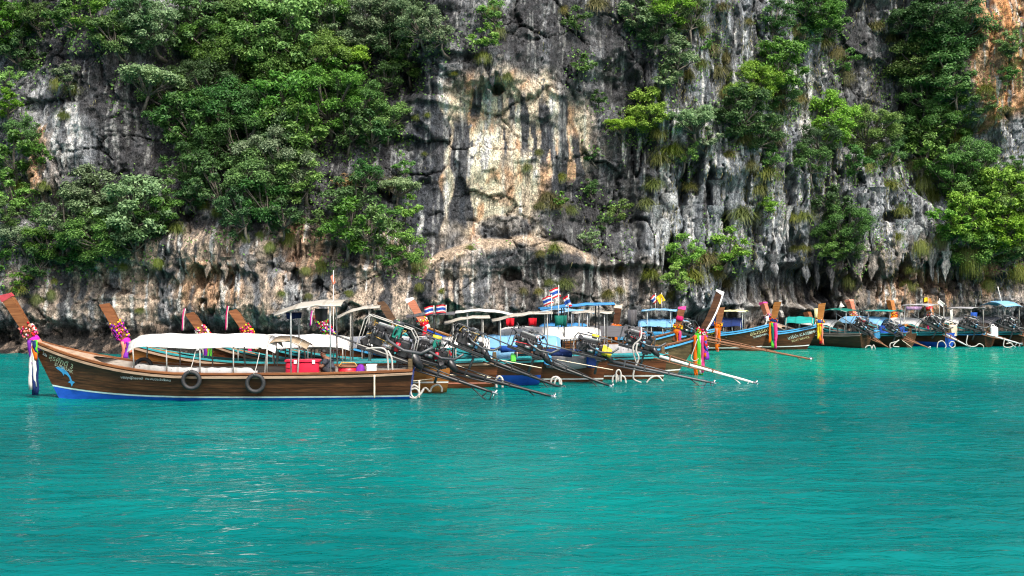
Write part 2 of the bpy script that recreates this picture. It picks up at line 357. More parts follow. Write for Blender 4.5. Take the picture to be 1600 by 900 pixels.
cr = N(nt, 'ShaderNodeMapRange'); cr.inputs[1].default_value = 0; cr.inputs[2].default_value = .06; cr.inputs[3].default_value = -.35; cr.inputs[4].default_value = 0
nt.links.new(vo.outputs['Distance'], cr.inputs[0])
ad = N(nt, 'ShaderNodeMath', operation='ADD'); nt.links.new(mh.outputs[0], ad.inputs[0]); nt.links.new(cr.outputs[0], ad.inputs[1])
vk = N(nt, 'ShaderNodeMapRange'); vk.inputs[1].default_value = .0; vk.inputs[2].default_value = .035; vk.inputs[3].default_value = .35; vk.inputs[4].default_value = 1
nt.links.new(vo.outputs['Distance'], vk.inputs[0])
fine_s = noise(nt, 5.5, 3, .7, mapping(nt, (1, 1, .07))); sk_ = ramp(nt, fine_s.outputs[0], [(.40, (.55, .56, .58)), (.47, (1, 1, 1)), (.60, (1, 1, 1)), (.66, (1.35, 1.35, 1.33))])
c3 = mixc(nt, .75, mixc(nt, .8, c2, sk_, 'MULTIPLY'), vk.outputs[0], 'MULTIPLY'); nt.links.new(c3, b.inputs['Base Color'])
bump(nt, ad.outputs[0], 1.0, .16, b)
me.materials.append(M_ROCK)
cliff = link('cliff', me); tag(cliff, kind='structure')

IXF = None
ix_f = lambda x: np.interp(x, xs, np.arange(len(xs)))
iz_f = lambda z: np.interp(z, zs, np.arange(len(zs)))
def cliff_y(x, z, rad=0):
    i, j = int(round(float(ix_f(x)))), int(round(float(iz_f(z))))
    if rad:
        return float(Yc[max(0, j - rad):j + rad + 1, max(0, i - rad):i + rad + 1].min())
    return float(Yc[j, i])
def cliff_at(px, py, rad=0):
    d = 74.0
    for _ in range(8):
        p = at(px, py, d); d = .5 * d + .5 * cliff_y(p.x, p.z, rad)
    p = at(px, py, d); p.y = cliff_y(p.x, p.z, rad); return p

# ------------------------------------------------------------------ stalactites hanging from the hems
def stalactite(px, py, ln, w, seed):
    rg = np.random.default_rng(seed); p = cliff_at(px, py, 2); k = p.y / FPX; L_, W_ = ln * k, w * k; n, m = 11, 9; V = []
    ph = rg.uniform(0, 6, 4)
    for i in range(n):
        u = i / (n - 1); r = W_ * 1.25 * (1 - u) ** .8 * (.8 + .25 * np.sin(u * 9 + ph[0]) + .12 * np.sin(u * 23 + ph[1])) + .012
        for j in range(m):
            a_ = 2 * math.pi * j / m; rr = r * (1 + .28 * np.sin(2 * a_ + ph[2] + u * 2) + .18 * rg.normal() * .5)
            V.append((.15 * W_ * np.sin(u * 5 + ph[3]) + rr * math.cos(a_), W_ * .75 + rr * math.sin(a_) * .9, .35 - (L_ + .35) * u))
    F = [(i * m + j, i * m + (j + 1) % m, (i + 1) * m + (j + 1) % m, (i + 1) * m + j) for i in range(n - 1) for j in range(m)] + [tuple((n - 1) * m + j for j in range(m))]
    me = bpy.data.meshes.new('stalactite'); me.from_pydata(V, [], F); me.polygons.foreach_set('use_smooth', [True] * len(F))
    at2 = me.color_attributes.new('stone', 'FLOAT_COLOR', 'POINT'); jj, ii = int(round(float(iz_f(p.z)))), int(round(float(ix_f(p.x)))); base = C[max(0, jj - 4):jj + 5, max(0, ii - 4):ii + 5].reshape(-1, 3).mean(0) * rg.uniform(.85, 1.3); cc = np.ones((len(V), 4)); st = rg.uniform(.55, 1.25, m)
    for q in range(len(V)): cc[q, :3] = base * st[q % m]
    at2.data.foreach_set('color', cc.astype(np.float32).ravel()); me.materials.append(M_ROCK)
    o = link('stalactite', me, cliff); o.location = (p.x, p.y, p.z)
sr_ = random.Random(17)
STAL = [(770, 85, 50, 9), (760, 90, 30, 6), (782, 95, 32, 6), (752, 100, 20, 5), (1020, 330, 70, 12), (1035, 350, 90, 9), (1048, 310, 50, 10), (1060, 380, 40, 7), (1075, 330, 60, 11), (1095, 350, 60, 10), (1118, 330, 50, 10), (1120, 290, 60, 9), (1145, 310, 60, 11), (1165, 330, 50, 9), (1222, 310, 60, 6), (1232, 330, 50, 5), (1245, 330, 40, 6), (1340, 300, 50, 8), (1352, 310, 70, 8), (1366, 330, 60, 9), (1375, 300, 60, 8), (1398, 340, 50, 9), (1412, 350, 60, 8), (1428, 360, 50, 9), (1442, 380, 40, 9), (1460, 390, 50, 8), (1480, 400, 40, 7), (1390, 395, 40, 9), (1365, 400, 40, 9), (1345, 405, 30, 8), (322, 405, 30, 7), (350, 412, 26, 9), (391, 408, 30, 8), (448, 420, 24, 8), (1190, 400, 26, 10), (1212, 405, 30, 9), (1262, 410, 34, 8), (1278, 420, 34, 7), (1300, 420, 34, 7), (1500, 400, 40, 7), (1556, 390, 50, 7), (1575, 400, 40, 7), (100, 235, 30, 7), (120, 240, 30, 8)]
for k, (px, py, ln, w) in enumerate(STAL): stalactite(px, py, ln, w * 1.15, 900 + k)
# ================================================================== water: one sheet to the horizon, finely waved where one can see it
def axis(lo, hi, step, far, n):
    g = np.geomspace(step, far, n); c = np.cumsum(g)
    return np.concatenate([(lo - c)[::-1], np.arange(lo, hi, step), hi + c])
wxs = axis(-34, 40, .16, 260, 34)
wys = np.concatenate([-np.cumsum(np.geomspace(.4, 260, 26))[::-1] + 9, np.geomspace(9, 84, 560), 84 + np.cumsum(np.geomspace(.5, 260, 26))])
UX, UY = np.meshgrid(wxs.astype(np.float32), wys.astype(np.float32))
near = sst(120, 70, np.hypot(UX, UY))
H = .075 * fbm(UX / 2.9 + .2 * UY, UY / 1.6, 3, 201) + .042 * fbm(UX / 1.0, UY / .6, 3, 202) * sst(60, 22, UY)
H += .05 * fbm(UX / 9, UY / 6, 2, 203)
H *= near
wv = np.stack([UX, UY, H], -1).reshape(-1, 3)
r_, c_ = UX.shape
a = (np.arange(r_ - 1)[:, None] * c_ + np.arange(c_ - 1)[None, :]).ravel()
wm = np_mesh('water', wv, np.stack([a, a + 1, a + c_ + 1, a + c_], 1))
M_WATER, nt, b = newmat('turquoise_sea_water')
vv = mapping(nt, (1, 1, 1))
big = noise(nt, .06, 3, .5, vv, .4)
mid = noise(nt, .5, 3, .6, mapping(nt, (.5, 1, 1)))
wc = ramp(nt, big.outputs[0], [(.32, (.000, .078, .080)), (.5, (.000, .116, .111)), (.68, (.000, .160, .145))])
wc2 = mixc(nt, .5, wc, ramp(nt, mid.outputs[0], [(.3, (.75, .78, .8)), (.7, (1.25, 1.22, 1.2))]), 'MULTIPLY')
# paler green water over the sandy shelf in front of the right-hand boats
sp = N(nt, 'ShaderNodeMapping'); tc_ = N(nt, 'ShaderNodeTexCoord'); nt.links.new(tc_.outputs['Object'], sp.inputs[0]); sp.inputs['Location'].default_value = (-20 / 26, -61 / 14, 0); sp.inputs['Scale'].default_value = (1 / 26, 1 / 14, 0)
ln_ = N(nt, 'ShaderNodeVectorMath', operation='LENGTH'); nt.links.new(sp.outputs[0], ln_.inputs[0])
sm_ = N(nt, 'ShaderNodeMapRange', interpolation_type='SMOOTHSTEP'); sm_.inputs[1].default_value = 1.25; sm_.inputs[2].default_value = .35; sm_.inputs[3].default_value = 0; sm_.inputs[4].default_value = .85; nt.links.new(ln_.outputs['Value'], sm_.inputs[0])
wc2 = mixc(nt, sm_.outputs[0], wc2, (.002, .20, .135))
nt.links.new(wc2, b.inputs['Base Color'])
gl = N(nt, 'ShaderNodeBsdfGlossy'); gl.inputs['Roughness'].default_value = .06; df = N(nt, 'ShaderNodeBsdfDiffuse'); nt.links.new(wc2, df.inputs[0])
fr_ = N(nt, 'ShaderNodeFresnel'); fr_.inputs[0].default_value = 1.33; fm = N(nt, 'ShaderNodeMath', operation='MULTIPLY'); fm.inputs[1].default_value = .56; nt.links.new(fr_.outputs[0], fm.inputs[0])
wmx = N(nt, 'ShaderNodeMixShader'); nt.links.new(fm.outputs[0], wmx.inputs[0]); nt.links.new(df.outputs[0], wmx.inputs[1]); nt.links.new(gl.outputs[0], wmx.inputs[2]); nt.links.new(wmx.outputs[0], nt.nodes['Material Output'].inputs[0])
rp = noise(nt, 3.0, 3, .58, mapping(nt, (.6, 1.15, 1)), .5)
rp2 = noise(nt, .7, 3, .5, mapping(nt, (.55, 1.25, 1)), .6)
mm = N(nt, 'ShaderNodeMath', operation='MULTIPLY_ADD'); nt.links.new(rp2.outputs[0], mm.inputs[0]); mm.inputs[1].default_value = 1.6; nt.links.new(rp.outputs[0], mm.inputs[2])
bn = bump(nt, mm.outputs[0], .5, .14, b)
for q in (gl, df, fr_): nt.links.new(bn.outputs[0], q.inputs['Normal'])
wm.materials.append(M_WATER)
tag(link('water', wm), kind='structure')
# ================================================================== vegetation
def leaf_mat(name, dark, mid, light, trans=.30):
    m, nt, b = newmat(name)
    g = N(nt, 'ShaderNodeNewGeometry'); oi = N(nt, 'ShaderNodeObjectInfo')
    c = ramp(nt, g.outputs['Random Per Island'], [(.0, dark), (.45, mid), (.95, light)])
    hs = N(nt, 'ShaderNodeHueSaturation')
    for (inp, lo, hi) in (('Hue', .485, .515), ('Saturation', .82, 1.08), ('Value', .85, 1.35)):
        mr = N(nt, 'ShaderNodeMapRange'); mr.inputs[3].default_value = lo; mr.inputs[4].default_value = hi
        if inp == 'Value':
            nt.links.new(oi.outputs['Random'], mr.inputs[0])
        else:
            fr = N(nt, 'ShaderNodeMath', operation='FRACT'); mu = N(nt, 'ShaderNodeMath', operation='MULTIPLY'); mu.inputs[1].default_value = 7.3 if inp == 'Hue' else 13.1
            nt.links.new(oi.outputs['Random'], mu.inputs[0]); nt.links.new(mu.outputs[0], fr.inputs[0]); nt.links.new(fr.outputs[0], mr.inputs[0])
        nt.links.new(mr.outputs[0], hs.inputs[inp])
    nt.links.new(c, hs.inputs['Color']); nt.links.new(hs.outputs[0], b.inputs['Base Color'])
    b.inputs['Roughness'].default_value = .5; b.inputs['Specular IOR Level'].default_value = .35
    tr = N(nt, 'ShaderNodeBsdfTranslucent'); nt.links.new(hs.outputs[0], tr.inputs[0])
    mx = N(nt, 'ShaderNodeMixShader'); mx.inputs[0].default_value = trans
    nt.links.new(b.outputs[0], mx.inputs[1]); nt.links.new(tr.outputs[0], mx.inputs[2])
    nt.links.new(mx.outputs[0], nt.nodes['Material Output'].inputs[0])
    return m
HUES = {
    'dark green': leaf_mat('leaf_dark_green', (.022, .062, .018), (.045, .122, .030), (.085, .20, .05), .38),
    'green': leaf_mat('leaf_green', (.036, .092, .016), (.074, .178, .030), (.15, .30, .055), .38),
    'bright green': leaf_mat('leaf_bright_green', (.060, .135, .014), (.125, .275, .030), (.23, .42, .06), .38),
    'lime green': leaf_mat('leaf_lime', (.09, .175, .015), (.175, .32, .03), (.30, .46, .07), .38),
    'pale green': leaf_mat('leaf_pale', (.075, .125, .055), (.14, .22, .10), (.26, .36, .18), .35),
    'dry brown': leaf_mat('leaf_dry', (.16, .10, .045), (.30, .20, .09), (.42, .30, .15)),
}
M_GRASS = leaf_mat('tussock_grass', (.075, .085, .022), (.14, .145, .040), (.25, .225, .085), .3)
M_GRASSG = leaf_mat('tussock_grass_green', (.06, .085, .014), (.12, .155, .026), (.21, .24, .05), .3)
M_BARK, nt, b = newmat('bark')
nt.links.new(ramp(nt, noise(nt, 9, 4, .6, mapping(nt, (1, 1, .3))).outputs[0], [(.3, (.05, .04, .032)), (.7, (.17, .15, .125))]), b.inputs['Base Color']); b.inputs['Roughness'].default_value = .9

def leaf_cloud(P, Nrm, size, rng, aspect=.5, name='crown'):
    """one folded leaf (two triangles) per point; P, Nrm are n x 3 arrays"""
    n = len(P); Nrm = Nrm / np.maximum(1e-6, np.linalg.norm(Nrm, axis=1, keepdims=True))
    rv = rng.normal(size=(n, 3)); T = np.cross(Nrm, rv); T /= np.maximum(1e-6, np.linalg.norm(T, axis=1, keepdims=True)); B = np.cross(Nrm, T)
    L = size * rng.uniform(.65, 1.35, (n, 1)); W = L * aspect * rng.uniform(.8, 1.2, (n, 1))
    tip = P + T * L * .6 - Nrm * L * .18; base = P - T * L * .4 - Nrm * L * .08
    a = P + B * W * .5 - Nrm * W * .12; c = P - B * W * .5 - Nrm * W * .12
    V = np.stack([base, a, tip, c], 1).reshape(-1, 3)
    i = np.arange(n)[:, None] * 4
    F = np.concatenate([i + np.array([[0, 1, 2]]), i + np.array([[0, 2, 3]])], 1).reshape(-1, 3)
    return np_mesh(name, V, F, False)

def make_variant(seed, Rr, nblob, flat, leaf, dens):
    rng = np.random.default_rng(seed); pr = random.Random(seed)
    up, out = .95 * Rr, .55 * Rr
    cen = np.array([0, -out, up])
    blobs = []
    for k in range(nblob):
        for _ in range(40):
            d = rng.normal(size=3); d /= np.linalg.norm(d); rad = rng.uniform(.25, .92) ** .6
            p = d * rad * np.array([Rr, Rr * .8, Rr * flat * (1.0 if d[2] > 0 or flat < .5 else 1.35)]); p[2] += .05 * Rr
            br = Rr * rng.uniform(.20, .40) * (1.15 - .35 * rad)
            if all(np.linalg.norm(p - q) > .62 * (br + s) for q, s in blobs): break
        blobs.append((p, br))
    Ps = []; Ns = []
    for p, br in blobs:
        n = int(dens * br * br)
        d = rng.normal(size=(n, 3)); d[:, 2] += .35; d /= np.linalg.norm(d, axis=1, keepdims=True)
        keep = (d[:, 2] > -.45) | (rng.random(n) < .3); d = d[keep]; n = len(d)
        # sprigs: leaves gather round shoots that stick out unevenly
        sh = rng.normal(size=(max(6, n // 14), 3)); sh[:, 2] += .5; sh /= np.linalg.norm(sh, axis=1, keepdims=True)
        pick = rng.integers(0, len(sh), n); w = rng.uniform(.0, 1, (n, 1)) ** .5
        d2 = d * (1 - .62) + sh[pick] * .62 + rng.normal(size=(n, 3)) * .13
        srad = (.72 + .45 * rng.random(len(sh)))[pick][:, None]
        q = d2 * srad * br * np.array([1.15, 1.05, .72]) * (1 - .25 * rng.random((n, 1)) ** 2)
        Ps.append(p + cen + q); Ns.append(d2 * .55 + np.array([0, -.12, .75]) + rng.normal(size=(n, 3)) * .45)
    me = leaf_cloud(np.concatenate(Ps), np.concatenate(Ns), leaf, rng)
    tb = MB(); fork = Vector((pr.uniform(-.1, .1) * Rr, -.30 * Rr, .42 * Rr)); r0 = .055 * Rr + .015
    tb.tube([(0, .7, -.25), (0, 0, 0), (fork.x * .4, -.2 * Rr, .18 * Rr), fork], [r0 * 1.2, r0, r0 * .85, r0 * .7], 6)
    for p, br in blobs:
        e = Vector(p + cen) - Vector((0, 0, .25 * br)); m = fork.lerp(e, .5) + Vector((pr.uniform(-.1, .1), pr.uniform(-.1, .1), -.02)) * Rr
        tb.tube([fork, m, e], [r0 * .5, r0 * .32, r0 * .12], 4, cap=False)
        for _ in range(2):
            e2 = e + Vector((pr.uniform(-1, 1), pr.uniform(-1, .6), pr.uniform(0, .8))) * br * .8
            tb.tube([m, e.lerp(e2, .5), e2], [r0 * .22, r0 * .15, r0 * .06], 3, cap=False)
    return dict(R=Rr, up=up, out=out, crown=me, trunk=tb.mesh('trunk', M_BARK))
VAR = {'S': [make_variant(300 + k, .85, 8, .72, (.085, .105, .13, .16)[k], (5200, 3900, 2800, 2000)[k]) for k in range(4)],
       'M': [make_variant(320 + k, 1.5, 15, .70, (.10, .12, .14, .17, .21)[k], (3900, 2900, 2300, 1700, 1200)[k]) for k in range(5)],
       'L': [make_variant(340 + k, 2.2, 24, .72, (.12, .14, .17, .22)[k], (2800, 2200, 1600, 1100)[k]) for k in range(4)],
       'U': [make_variant(360 + k, 1.9, 18, .34, (.11, .14, .18)[k], (3200, 2300, 1500)[k]) for k in range(3)]}
d_, g_, b_, l_, p_, y_ = 'dark green', 'green', 'bright green', 'lime green', 'pale green', 'dry brown'
TREES = [  # centre x, centre y and radius in the photograph, colour of the leaves
 (20,30,48,g_),(62,18,42,g_),(22,80,38,d_),(8,160,30,b_),(30,205,34,g_),(16,245,40,g_),(22,292,42,b_),(34,365,34,p_),(72,378,34,g_),(105,342,46,p_),(152,300,50,p_),(192,318,56,p_),(160,358,50,g_),(212,368,46,d_),(250,322,40,g_),(276,300,28,g_),(108,392,36,d_),(136,404,28,d_),(60,405,30,d_),(88,345,24,p_),
 (110,22,40,g_),(152,30,42,g_),(182,52,36,g_),(205,20,40,d_),(105,118,26,p_),(60,235,20,g_),(12,120,26,b_),
 (240,30,52,p_),(290,40,56,g_),(340,62,52,g_),(216,122,46,p_),(270,142,46,g_),(320,122,46,d_),(312,70,26,l_),(370,92,52,g_),(420,62,60,b_),(462,48,62,b_),(400,18,52,g_),(350,16,50,g_),(440,112,52,b_),(500,86,46,b_),(542,80,40,l_),(300,190,50,d_),(350,172,56,d_),(400,160,52,d_),(450,160,56,g_),(512,152,60,g_),(562,162,50,g_),(602,182,42,b_),(480,205,52,g_),(430,205,52,d_),(380,218,52,d_),(330,238,46,d_),(296,258,44,d_),(452,242,60,p_),(400,272,52,g_),(350,288,46,d_),(422,312,46,d_),(474,274,46,b_),(382,334,40,d_),(440,336,34,d_),(300,300,30,d_),(330,160,30,b_),(258,180,34,d_),(540,200,40,g_),(580,210,34,d_),(520,110,40,g_),
 (500,10,46,g_),(520,38,40,p_),(572,26,46,p_),(622,18,50,p_),(662,32,40,p_),(618,70,38,d_),(640,98,32,g_),(692,46,34,p_),(752,56,28,l_),(772,18,26,b_),(600,122,30,d_),(570,70,36,p_),
 (545,302,42,d_),(565,275,30,d_),(542,285,24,y_),(618,292,30,p_),(630,322,24,b_),(540,358,48,g_),(582,362,40,g_),(638,382,36,b_),(615,400,22,g_),(500,345,28,g_),(600,330,24,g_),(636,262,22,g_),
 (900,24,24,g_),(905,95,24,g_),(1000,22,38,p_),(1040,8,42,b_),(1082,24,40,g_),(1020,45,34,d_),(1062,86,40,p_),(1012,168,44,l_),(976,192,28,l_),(1092,182,42,p_),(1152,172,46,d_),(1182,122,42,l_),(1212,100,42,g_),(1232,142,36,g_),(1070,242,24,b_),(964,324,22,b_),(872,308,16,g_),(1132,386,42,b_),(1088,392,36,b_),(935,150,18,d_),(930,240,18,d_),(925,290,20,d_),(925,370,20,p_),(1190,210,34,d_),(1205,250,26,g_),(1160,140,28,l_),(1110,60,26,g_),(1060,430,28,b_),(1040,120,26,p_),(1200,200,30,b_),(945,345,16,d_),(1105,215,24,p_),(1200,320,22,b_),
 (1212,30,32,d_),(1282,14,40,g_),(1304,34,36,g_),(1250,60,28,d_),(1470,20,52,d_),(1512,30,46,d_),(1482,72,46,d_),(1432,96,46,b_),(1472,112,46,g_),(1502,132,36,g_),(1310,190,46,b_),(1352,196,46,b_),(1290,212,36,d_),(1440,212,36,g_),(1462,186,46,d_),(1492,180,40,g_),(1532,166,28,g_),(1582,66,26,g_),(1272,252,34,g_),(1340,252,30,d_),(1386,242,30,g_),(1442,244,34,b_),(1492,272,40,g_),(1522,252,40,g_),(1560,302,46,b_),(1592,322,50,b_),(1530,322,40,g_),(1500,336,40,l_),(1560,352,50,b_),(1512,372,44,b_),(1480,342,32,b_),(1592,372,40,g_),(1322,352,44,g_),(1302,328,34,d_),(1332,384,30,g_),(1300,385,26,g_),(1540,385,32,g_),(1400,205,28,d_),(1320,90,22,g_),(1420,30,34,d_),(1260,10,30,d_),(1575,120,18,g_),(1590,260,24,g_),(1450,150,34,g_),
 (25,440,20,g_),(60,335,24,g_),(5,330,30,g_),(5,400,26,g_)]
ORD = ['first', 'second', 'third', 'fourth', 'fifth', 'sixth', 'seventh', 'eighth', 'ninth', 'tenth', 'eleventh', 'twelfth', 'thirteenth', 'fourteenth', 'fifteenth', 'sixteenth', 'seventeenth', 'eighteenth', 'nineteenth', 'twentieth']
def place_words(px, py):
    row = 'touching the picture top' if py < 55 else 'high up' if py < 140 else 'at mid height' if py < 235 else 'below mid height' if py < 320 else 'low down'
    col_ = 'by the left edge' if px < 85 else 'left of the thicket' if px < 230 else 'in the thicket\'s left half' if px < 420 else 'in the thicket\'s right half' if px < 640 else 'round the cream rock face' if px < 945 else 'on the grey fluted face' if px < 1250 else 'on the dark right face' if px < 1440 else 'by the right edge'
    return row, col_
def numbered(items, word):
    """labels that single out each of many: kind and colour, then its count from the left within a small area"""
    groups = {}
    for k, it in enumerate(items): groups.setdefault((word(it),) + place_words(it[0], it[1]), []).append(k)
    lab = [None] * len(items)
    for (w, row, col_), ks in groups.items():
        ks.sort(key=lambda k: items[k][0])
        for n, k in enumerate(ks):
            lab[k] = f'{w} {row} {col_}' if len(ks) == 1 else f'{ORD[n]} {w} from left, {row} {col_}'
    return lab
kind_of = lambda r: 'shrub' if r < 31 else 'tree'
tl = numbered(TREES, lambda t: f'{t[3]} {"leafy shrub" if t[2] < 31 else "bushy tree"}')
rt = random.Random(7)
for (px, py, rp_, hue), lab in zip(TREES, tl):
    d = cliff_at(px, py).y; rad = rp_ / FPX * d * 1.06
    cls = 'S' if rad < 1.1 else ('U' if hue == l_ or (hue == p_ and rt.random() < .5) else 'M') if rad < 1.75 else 'L'
    v = rt.choice(VAR[cls]); s = rad / v['R']
    c = at(px, py, d); bz = max(.6, c.z - v['up'] * s)
    by = cliff_y(c.x, bz, 2); cy = cliff_y(c.x, c.z, 3)
    yb = min(by + .1, cy + v['out'] * s + .35 * rad); c2 = at(px, py, yb - v['out'] * s)
    e = empty('cliff_' + kind_of(rp_), (c2.x, yb, max(.6, c2.z - v['up'] * s)), (rt.uniform(-.12, .12), rt.uniform(-.15, .15), rt.uniform(-.55, .55)))
    e.scale = (s * rt.uniform(.9, 1.12) * rt.choice((-1, 1)), s, s * rt.uniform(.9, 1.1))
    tag(e, lab, kind_of(rp_), 'trees and shrubs rooted on the cliff')
    link('trunk', v['trunk'], e); o = link('crown', v['crown'], e)
    if not v['crown'].materials: v['crown'].materials.append(HUES[g_])
    o.material_slots[0].link = 'OBJECT'; o.material_slots[0].material = HUES[hue]

# ------------------------------------------------------------------ grass tussocks that droop from cracks
def make_tussock(seed, n, ln, droop):
    rng = random.Random(seed); V = []; F = []
    for k in range(n):
        a = rng.uniform(-math.pi, 0) if rng.random() < .85 else rng.uniform(0, math.pi); l = ln * rng.uniform(.55, 1.15); w = .0105 * rng.uniform(.7, 1.3)
        d = Vector((math.cos(a), math.sin(a) * .8, 0)); t = Vector((-d.y, d.x, 0)); el = rng.uniform(.2, 1.3)
        p = Vector((rng.gauss(0, .16), rng.uniform(0, .1), rng.gauss(0, .12))) * ln; v = d * math.cos(el) + Vector((0, 0, math.sin(el))); b0 = len(V)
        for i in range(5):
            ww = w * (1 - i / 5.2); V += [p + t * ww, p - t * ww]
            p = p + v * (l / 4); v = (v + Vector((0, 0, -droop * rng.uniform(.6, 1.1)))).normalized()
        for i in range(4): F.append((b0 + 2 * i, b0 + 2 * i + 1, b0 + 2 * i + 3, b0 + 2 * i + 2))
    me = bpy.data.meshes.new('grass_tussock'); me.from_pydata([tuple(v) for v in V], [], F); me.materials.append(M_GRASS); return me
TUS = [make_tussock(500 + k, 420, .8, .75) for k in range(3)]; CUR = [make_tussock(520 + k, 520, 1.5, 1.6) for k in range(3)]
TUFTS = [  # x, y, height in the photograph, kind: t tussock, c hanging curtain; g green or y yellowish
 (1075,130,26,'ty'),(1112,92,30,'ty'),(1120,128,34,'ty'),(1098,112,26,'tg'),(1132,158,30,'ty'),(1062,52,26,'tg'),(1096,58,24,'ty'),(1136,100,22,'ty'),(855,318,24,'ty'),(870,330,26,'ty'),(893,338,22,'tg'),(845,330,20,'ty'),(876,286,20,'tg'),(822,270,18,'tg'),(842,245,16,'tg'),(866,398,24,'tg'),(845,403,16,'ty'),(884,455,26,'tg'),(858,448,16,'tg'),(842,462,16,'ty'),(818,462,16,'ty'),(950,468,20,'ty'),(968,462,18,'ty'),(970,425,16,'ty'),(1012,330,26,'tg'),(1030,265,34,'tg'),(1022,300,26,'tg'),(1050,250,34,'tg'),(1030,220,26,'tg'),(1078,300,20,'ty'),(1160,350,34,'tg'),(1100,420,34,'ty'),(1120,440,30,'ty'),(1080,445,34,'tg'),(1135,455,24,'ty'),(1045,470,20,'tg'),(1150,400,24,'tg'),(1172,270,26,'ty'),(1196,285,34,'tg'),(1185,310,30,'tg'),(1205,230,34,'ty'),(1215,180,34,'ty'),(1160,230,26,'ty'),(1140,250,20,'ty'),(1245,60,36,'cy'),(1310,95,36,'cy'),(1322,130,40,'cy'),(1215,160,26,'ty'),(1250,165,24,'ty'),(1290,75,24,'tg'),(1394,70,24,'ty'),(1372,50,22,'ty'),(1332,450,34,'cg'),(1262,440,16,'tg'),(1242,395,16,'tg'),(1258,395,16,'tg'),(1240,350,22,'tg'),(1255,350,26,'tg'),(1410,340,26,'tg'),(1404,380,22,'tg'),(1440,400,40,'cg'),(1462,330,54,'cg'),(1445,300,44,'cg'),(1475,390,44,'cg'),(1520,430,60,'cg'),(1512,410,40,'cg'),(1545,455,30,'cg'),(1565,400,54,'cg'),(1590,440,44,'cg'),(1585,400,40,'cg'),(1422,455,28,'cg'),(1430,270,36,'cy'),(1460,260,34,'cg'),(1360,260,36,'cg'),(1415,110,30,'ty'),(1355,270,30,'cg'),(1425,430,20,'tg'),
 (28,462,22,'tg'),(58,478,28,'cg'),(80,470,26,'cg'),(84,445,16,'cg'),(45,440,16,'tg'),(192,425,24,'cg'),(247,420,26,'cg'),(275,370,28,'tg'),(318,330,30,'cg'),(340,340,24,'cg'),(380,380,24,'cg'),(405,375,20,'cg'),(448,385,34,'cg'),(418,395,26,'cg'),(505,370,26,'cg'),(500,428,34,'cg'),(478,430,20,'cg'),(440,465,14,'tg'),(482,468,16,'cg'),(540,420,14,'tg'),(545,465,18,'cg'),(420,340,26,'cg'),(220,490,12,'tg'),(92,145,34,'cg'),(110,150,24,'tg'),(215,490,10,'tg'),(100,190,20,'tg'),(230,300,20,'tg'),(650,430,44,'cg'),(655,455,20,'cg'),(735,392,12,'tg'),(690,460,12,'tg'),(766,30,36,'cg'),(755,100,30,'cg'),(790,130,20,'tg'),(775,60,30,'cg'),(710,120,12,'tg'),(650,190,14,'tg'),(668,185,12,'tg'),(663,245,10,'tg'),(1018,440,24,'tg'),(1080,20,26,'ty'),(930,20,30,'ty'),(880,25,20,'ty'),(1170,40,14,'ty'),(1130,20,20,'ty'),(1580,110,18,'tg'),(1540,150,24,'tg'),(1560,190,16,'tg'),(1572,175,14,'ty'),(1500,230,30,'tg'),(1395,300,24,'tg'),(610,300,26,'ty'),(1395,260,34,'cg'),(30,300,22,'tg'),(68,300,22,'tg'),(280,180,20,'tg')]
gl = numbered(TUFTS, lambda t: ('yellowish ' if t[3][1] == 'y' else 'green ') + ('grass tussock' if t[3][0] == 't' else 'hanging grass curtain'))
for (px, py, h, k), lab in zip(TUFTS, gl):
    p = cliff_at(px, py - h * .4, 1); d = p.y; me = rt.choice(TUS if k[0] == 't' else CUR)
    e = link('grass_tussock', me); ht = h / FPX * d
    s = ht / (.75 if k[0] == 't' else 1.35) * (.82 if k[0] == 't' else .66)
    e.location = (p.x, d + .03, p.z); e.scale = (s * rt.uniform(.8, 1.25) * rt.choice((-1, 1)), s, s); e.rotation_euler = (0, 0, rt.uniform(-.3, .3))
    e.material_slots[0].link = 'OBJECT'; e.material_slots[0].material = M_GRASS if k[1] == 'y' else M_GRASSG
    tag(e, lab, 'grass', 'grass tussocks growing from cracks in the cliff')

# ------------------------------------------------------------------ creepers: leaves matted over ledges and round the trees
rng = np.random.default_rng(77)
veg = np.zeros_like(PX)
for (px, py, r, hue) in TREES:
    q = (((PX - px) / (r * 1.25)) ** 2 + ((PY - py - r * .35) / (r * 1.35)) ** 2); veg = np.maximum(veg, sst(1.1, .3, q))
gz = np.gradient(Yc, axis=0); ledge = sst(.02, .12, gz)
dens = np.clip(veg * .9 * sst(-.2, .25, fbm(X / 1.1, Z / 1.6, 4, 130)) + .6 * sst(.16, .42, fbm(X / 1.5, Z / 2.2, 4, 131) + .25 * ledge - .12) * sst(450, 380, PY) * (.35 + .65 * sst(850, 940, PX)), 0, 1) * (1 - .85 * cream) * sst(475, 440, PY)
dens *= (PX > -60) & (PX < 1660) & (PY > -80)
idx = np.nonzero((rng.random(dens.shape) < dens * .34).ravel())[0]
P = co[idx].astype(float) + rng.normal(size=(len(idx), 3)) * .05; P[:, 1] -= rng.uniform(.02, .28, len(idx))
Nn = rng.normal(size=(len(idx), 3)) * .5 + np.array([0, -.7, .6])
me = leaf_cloud(P, Nn, .17, rng, .55, 'creeper_leaves'); me.materials.append(HUES[g_])
tag(link('creeper_leaves', me), 'matted creepers and small leaves clinging to the rock ledges', 'creeper', kind='stuff')
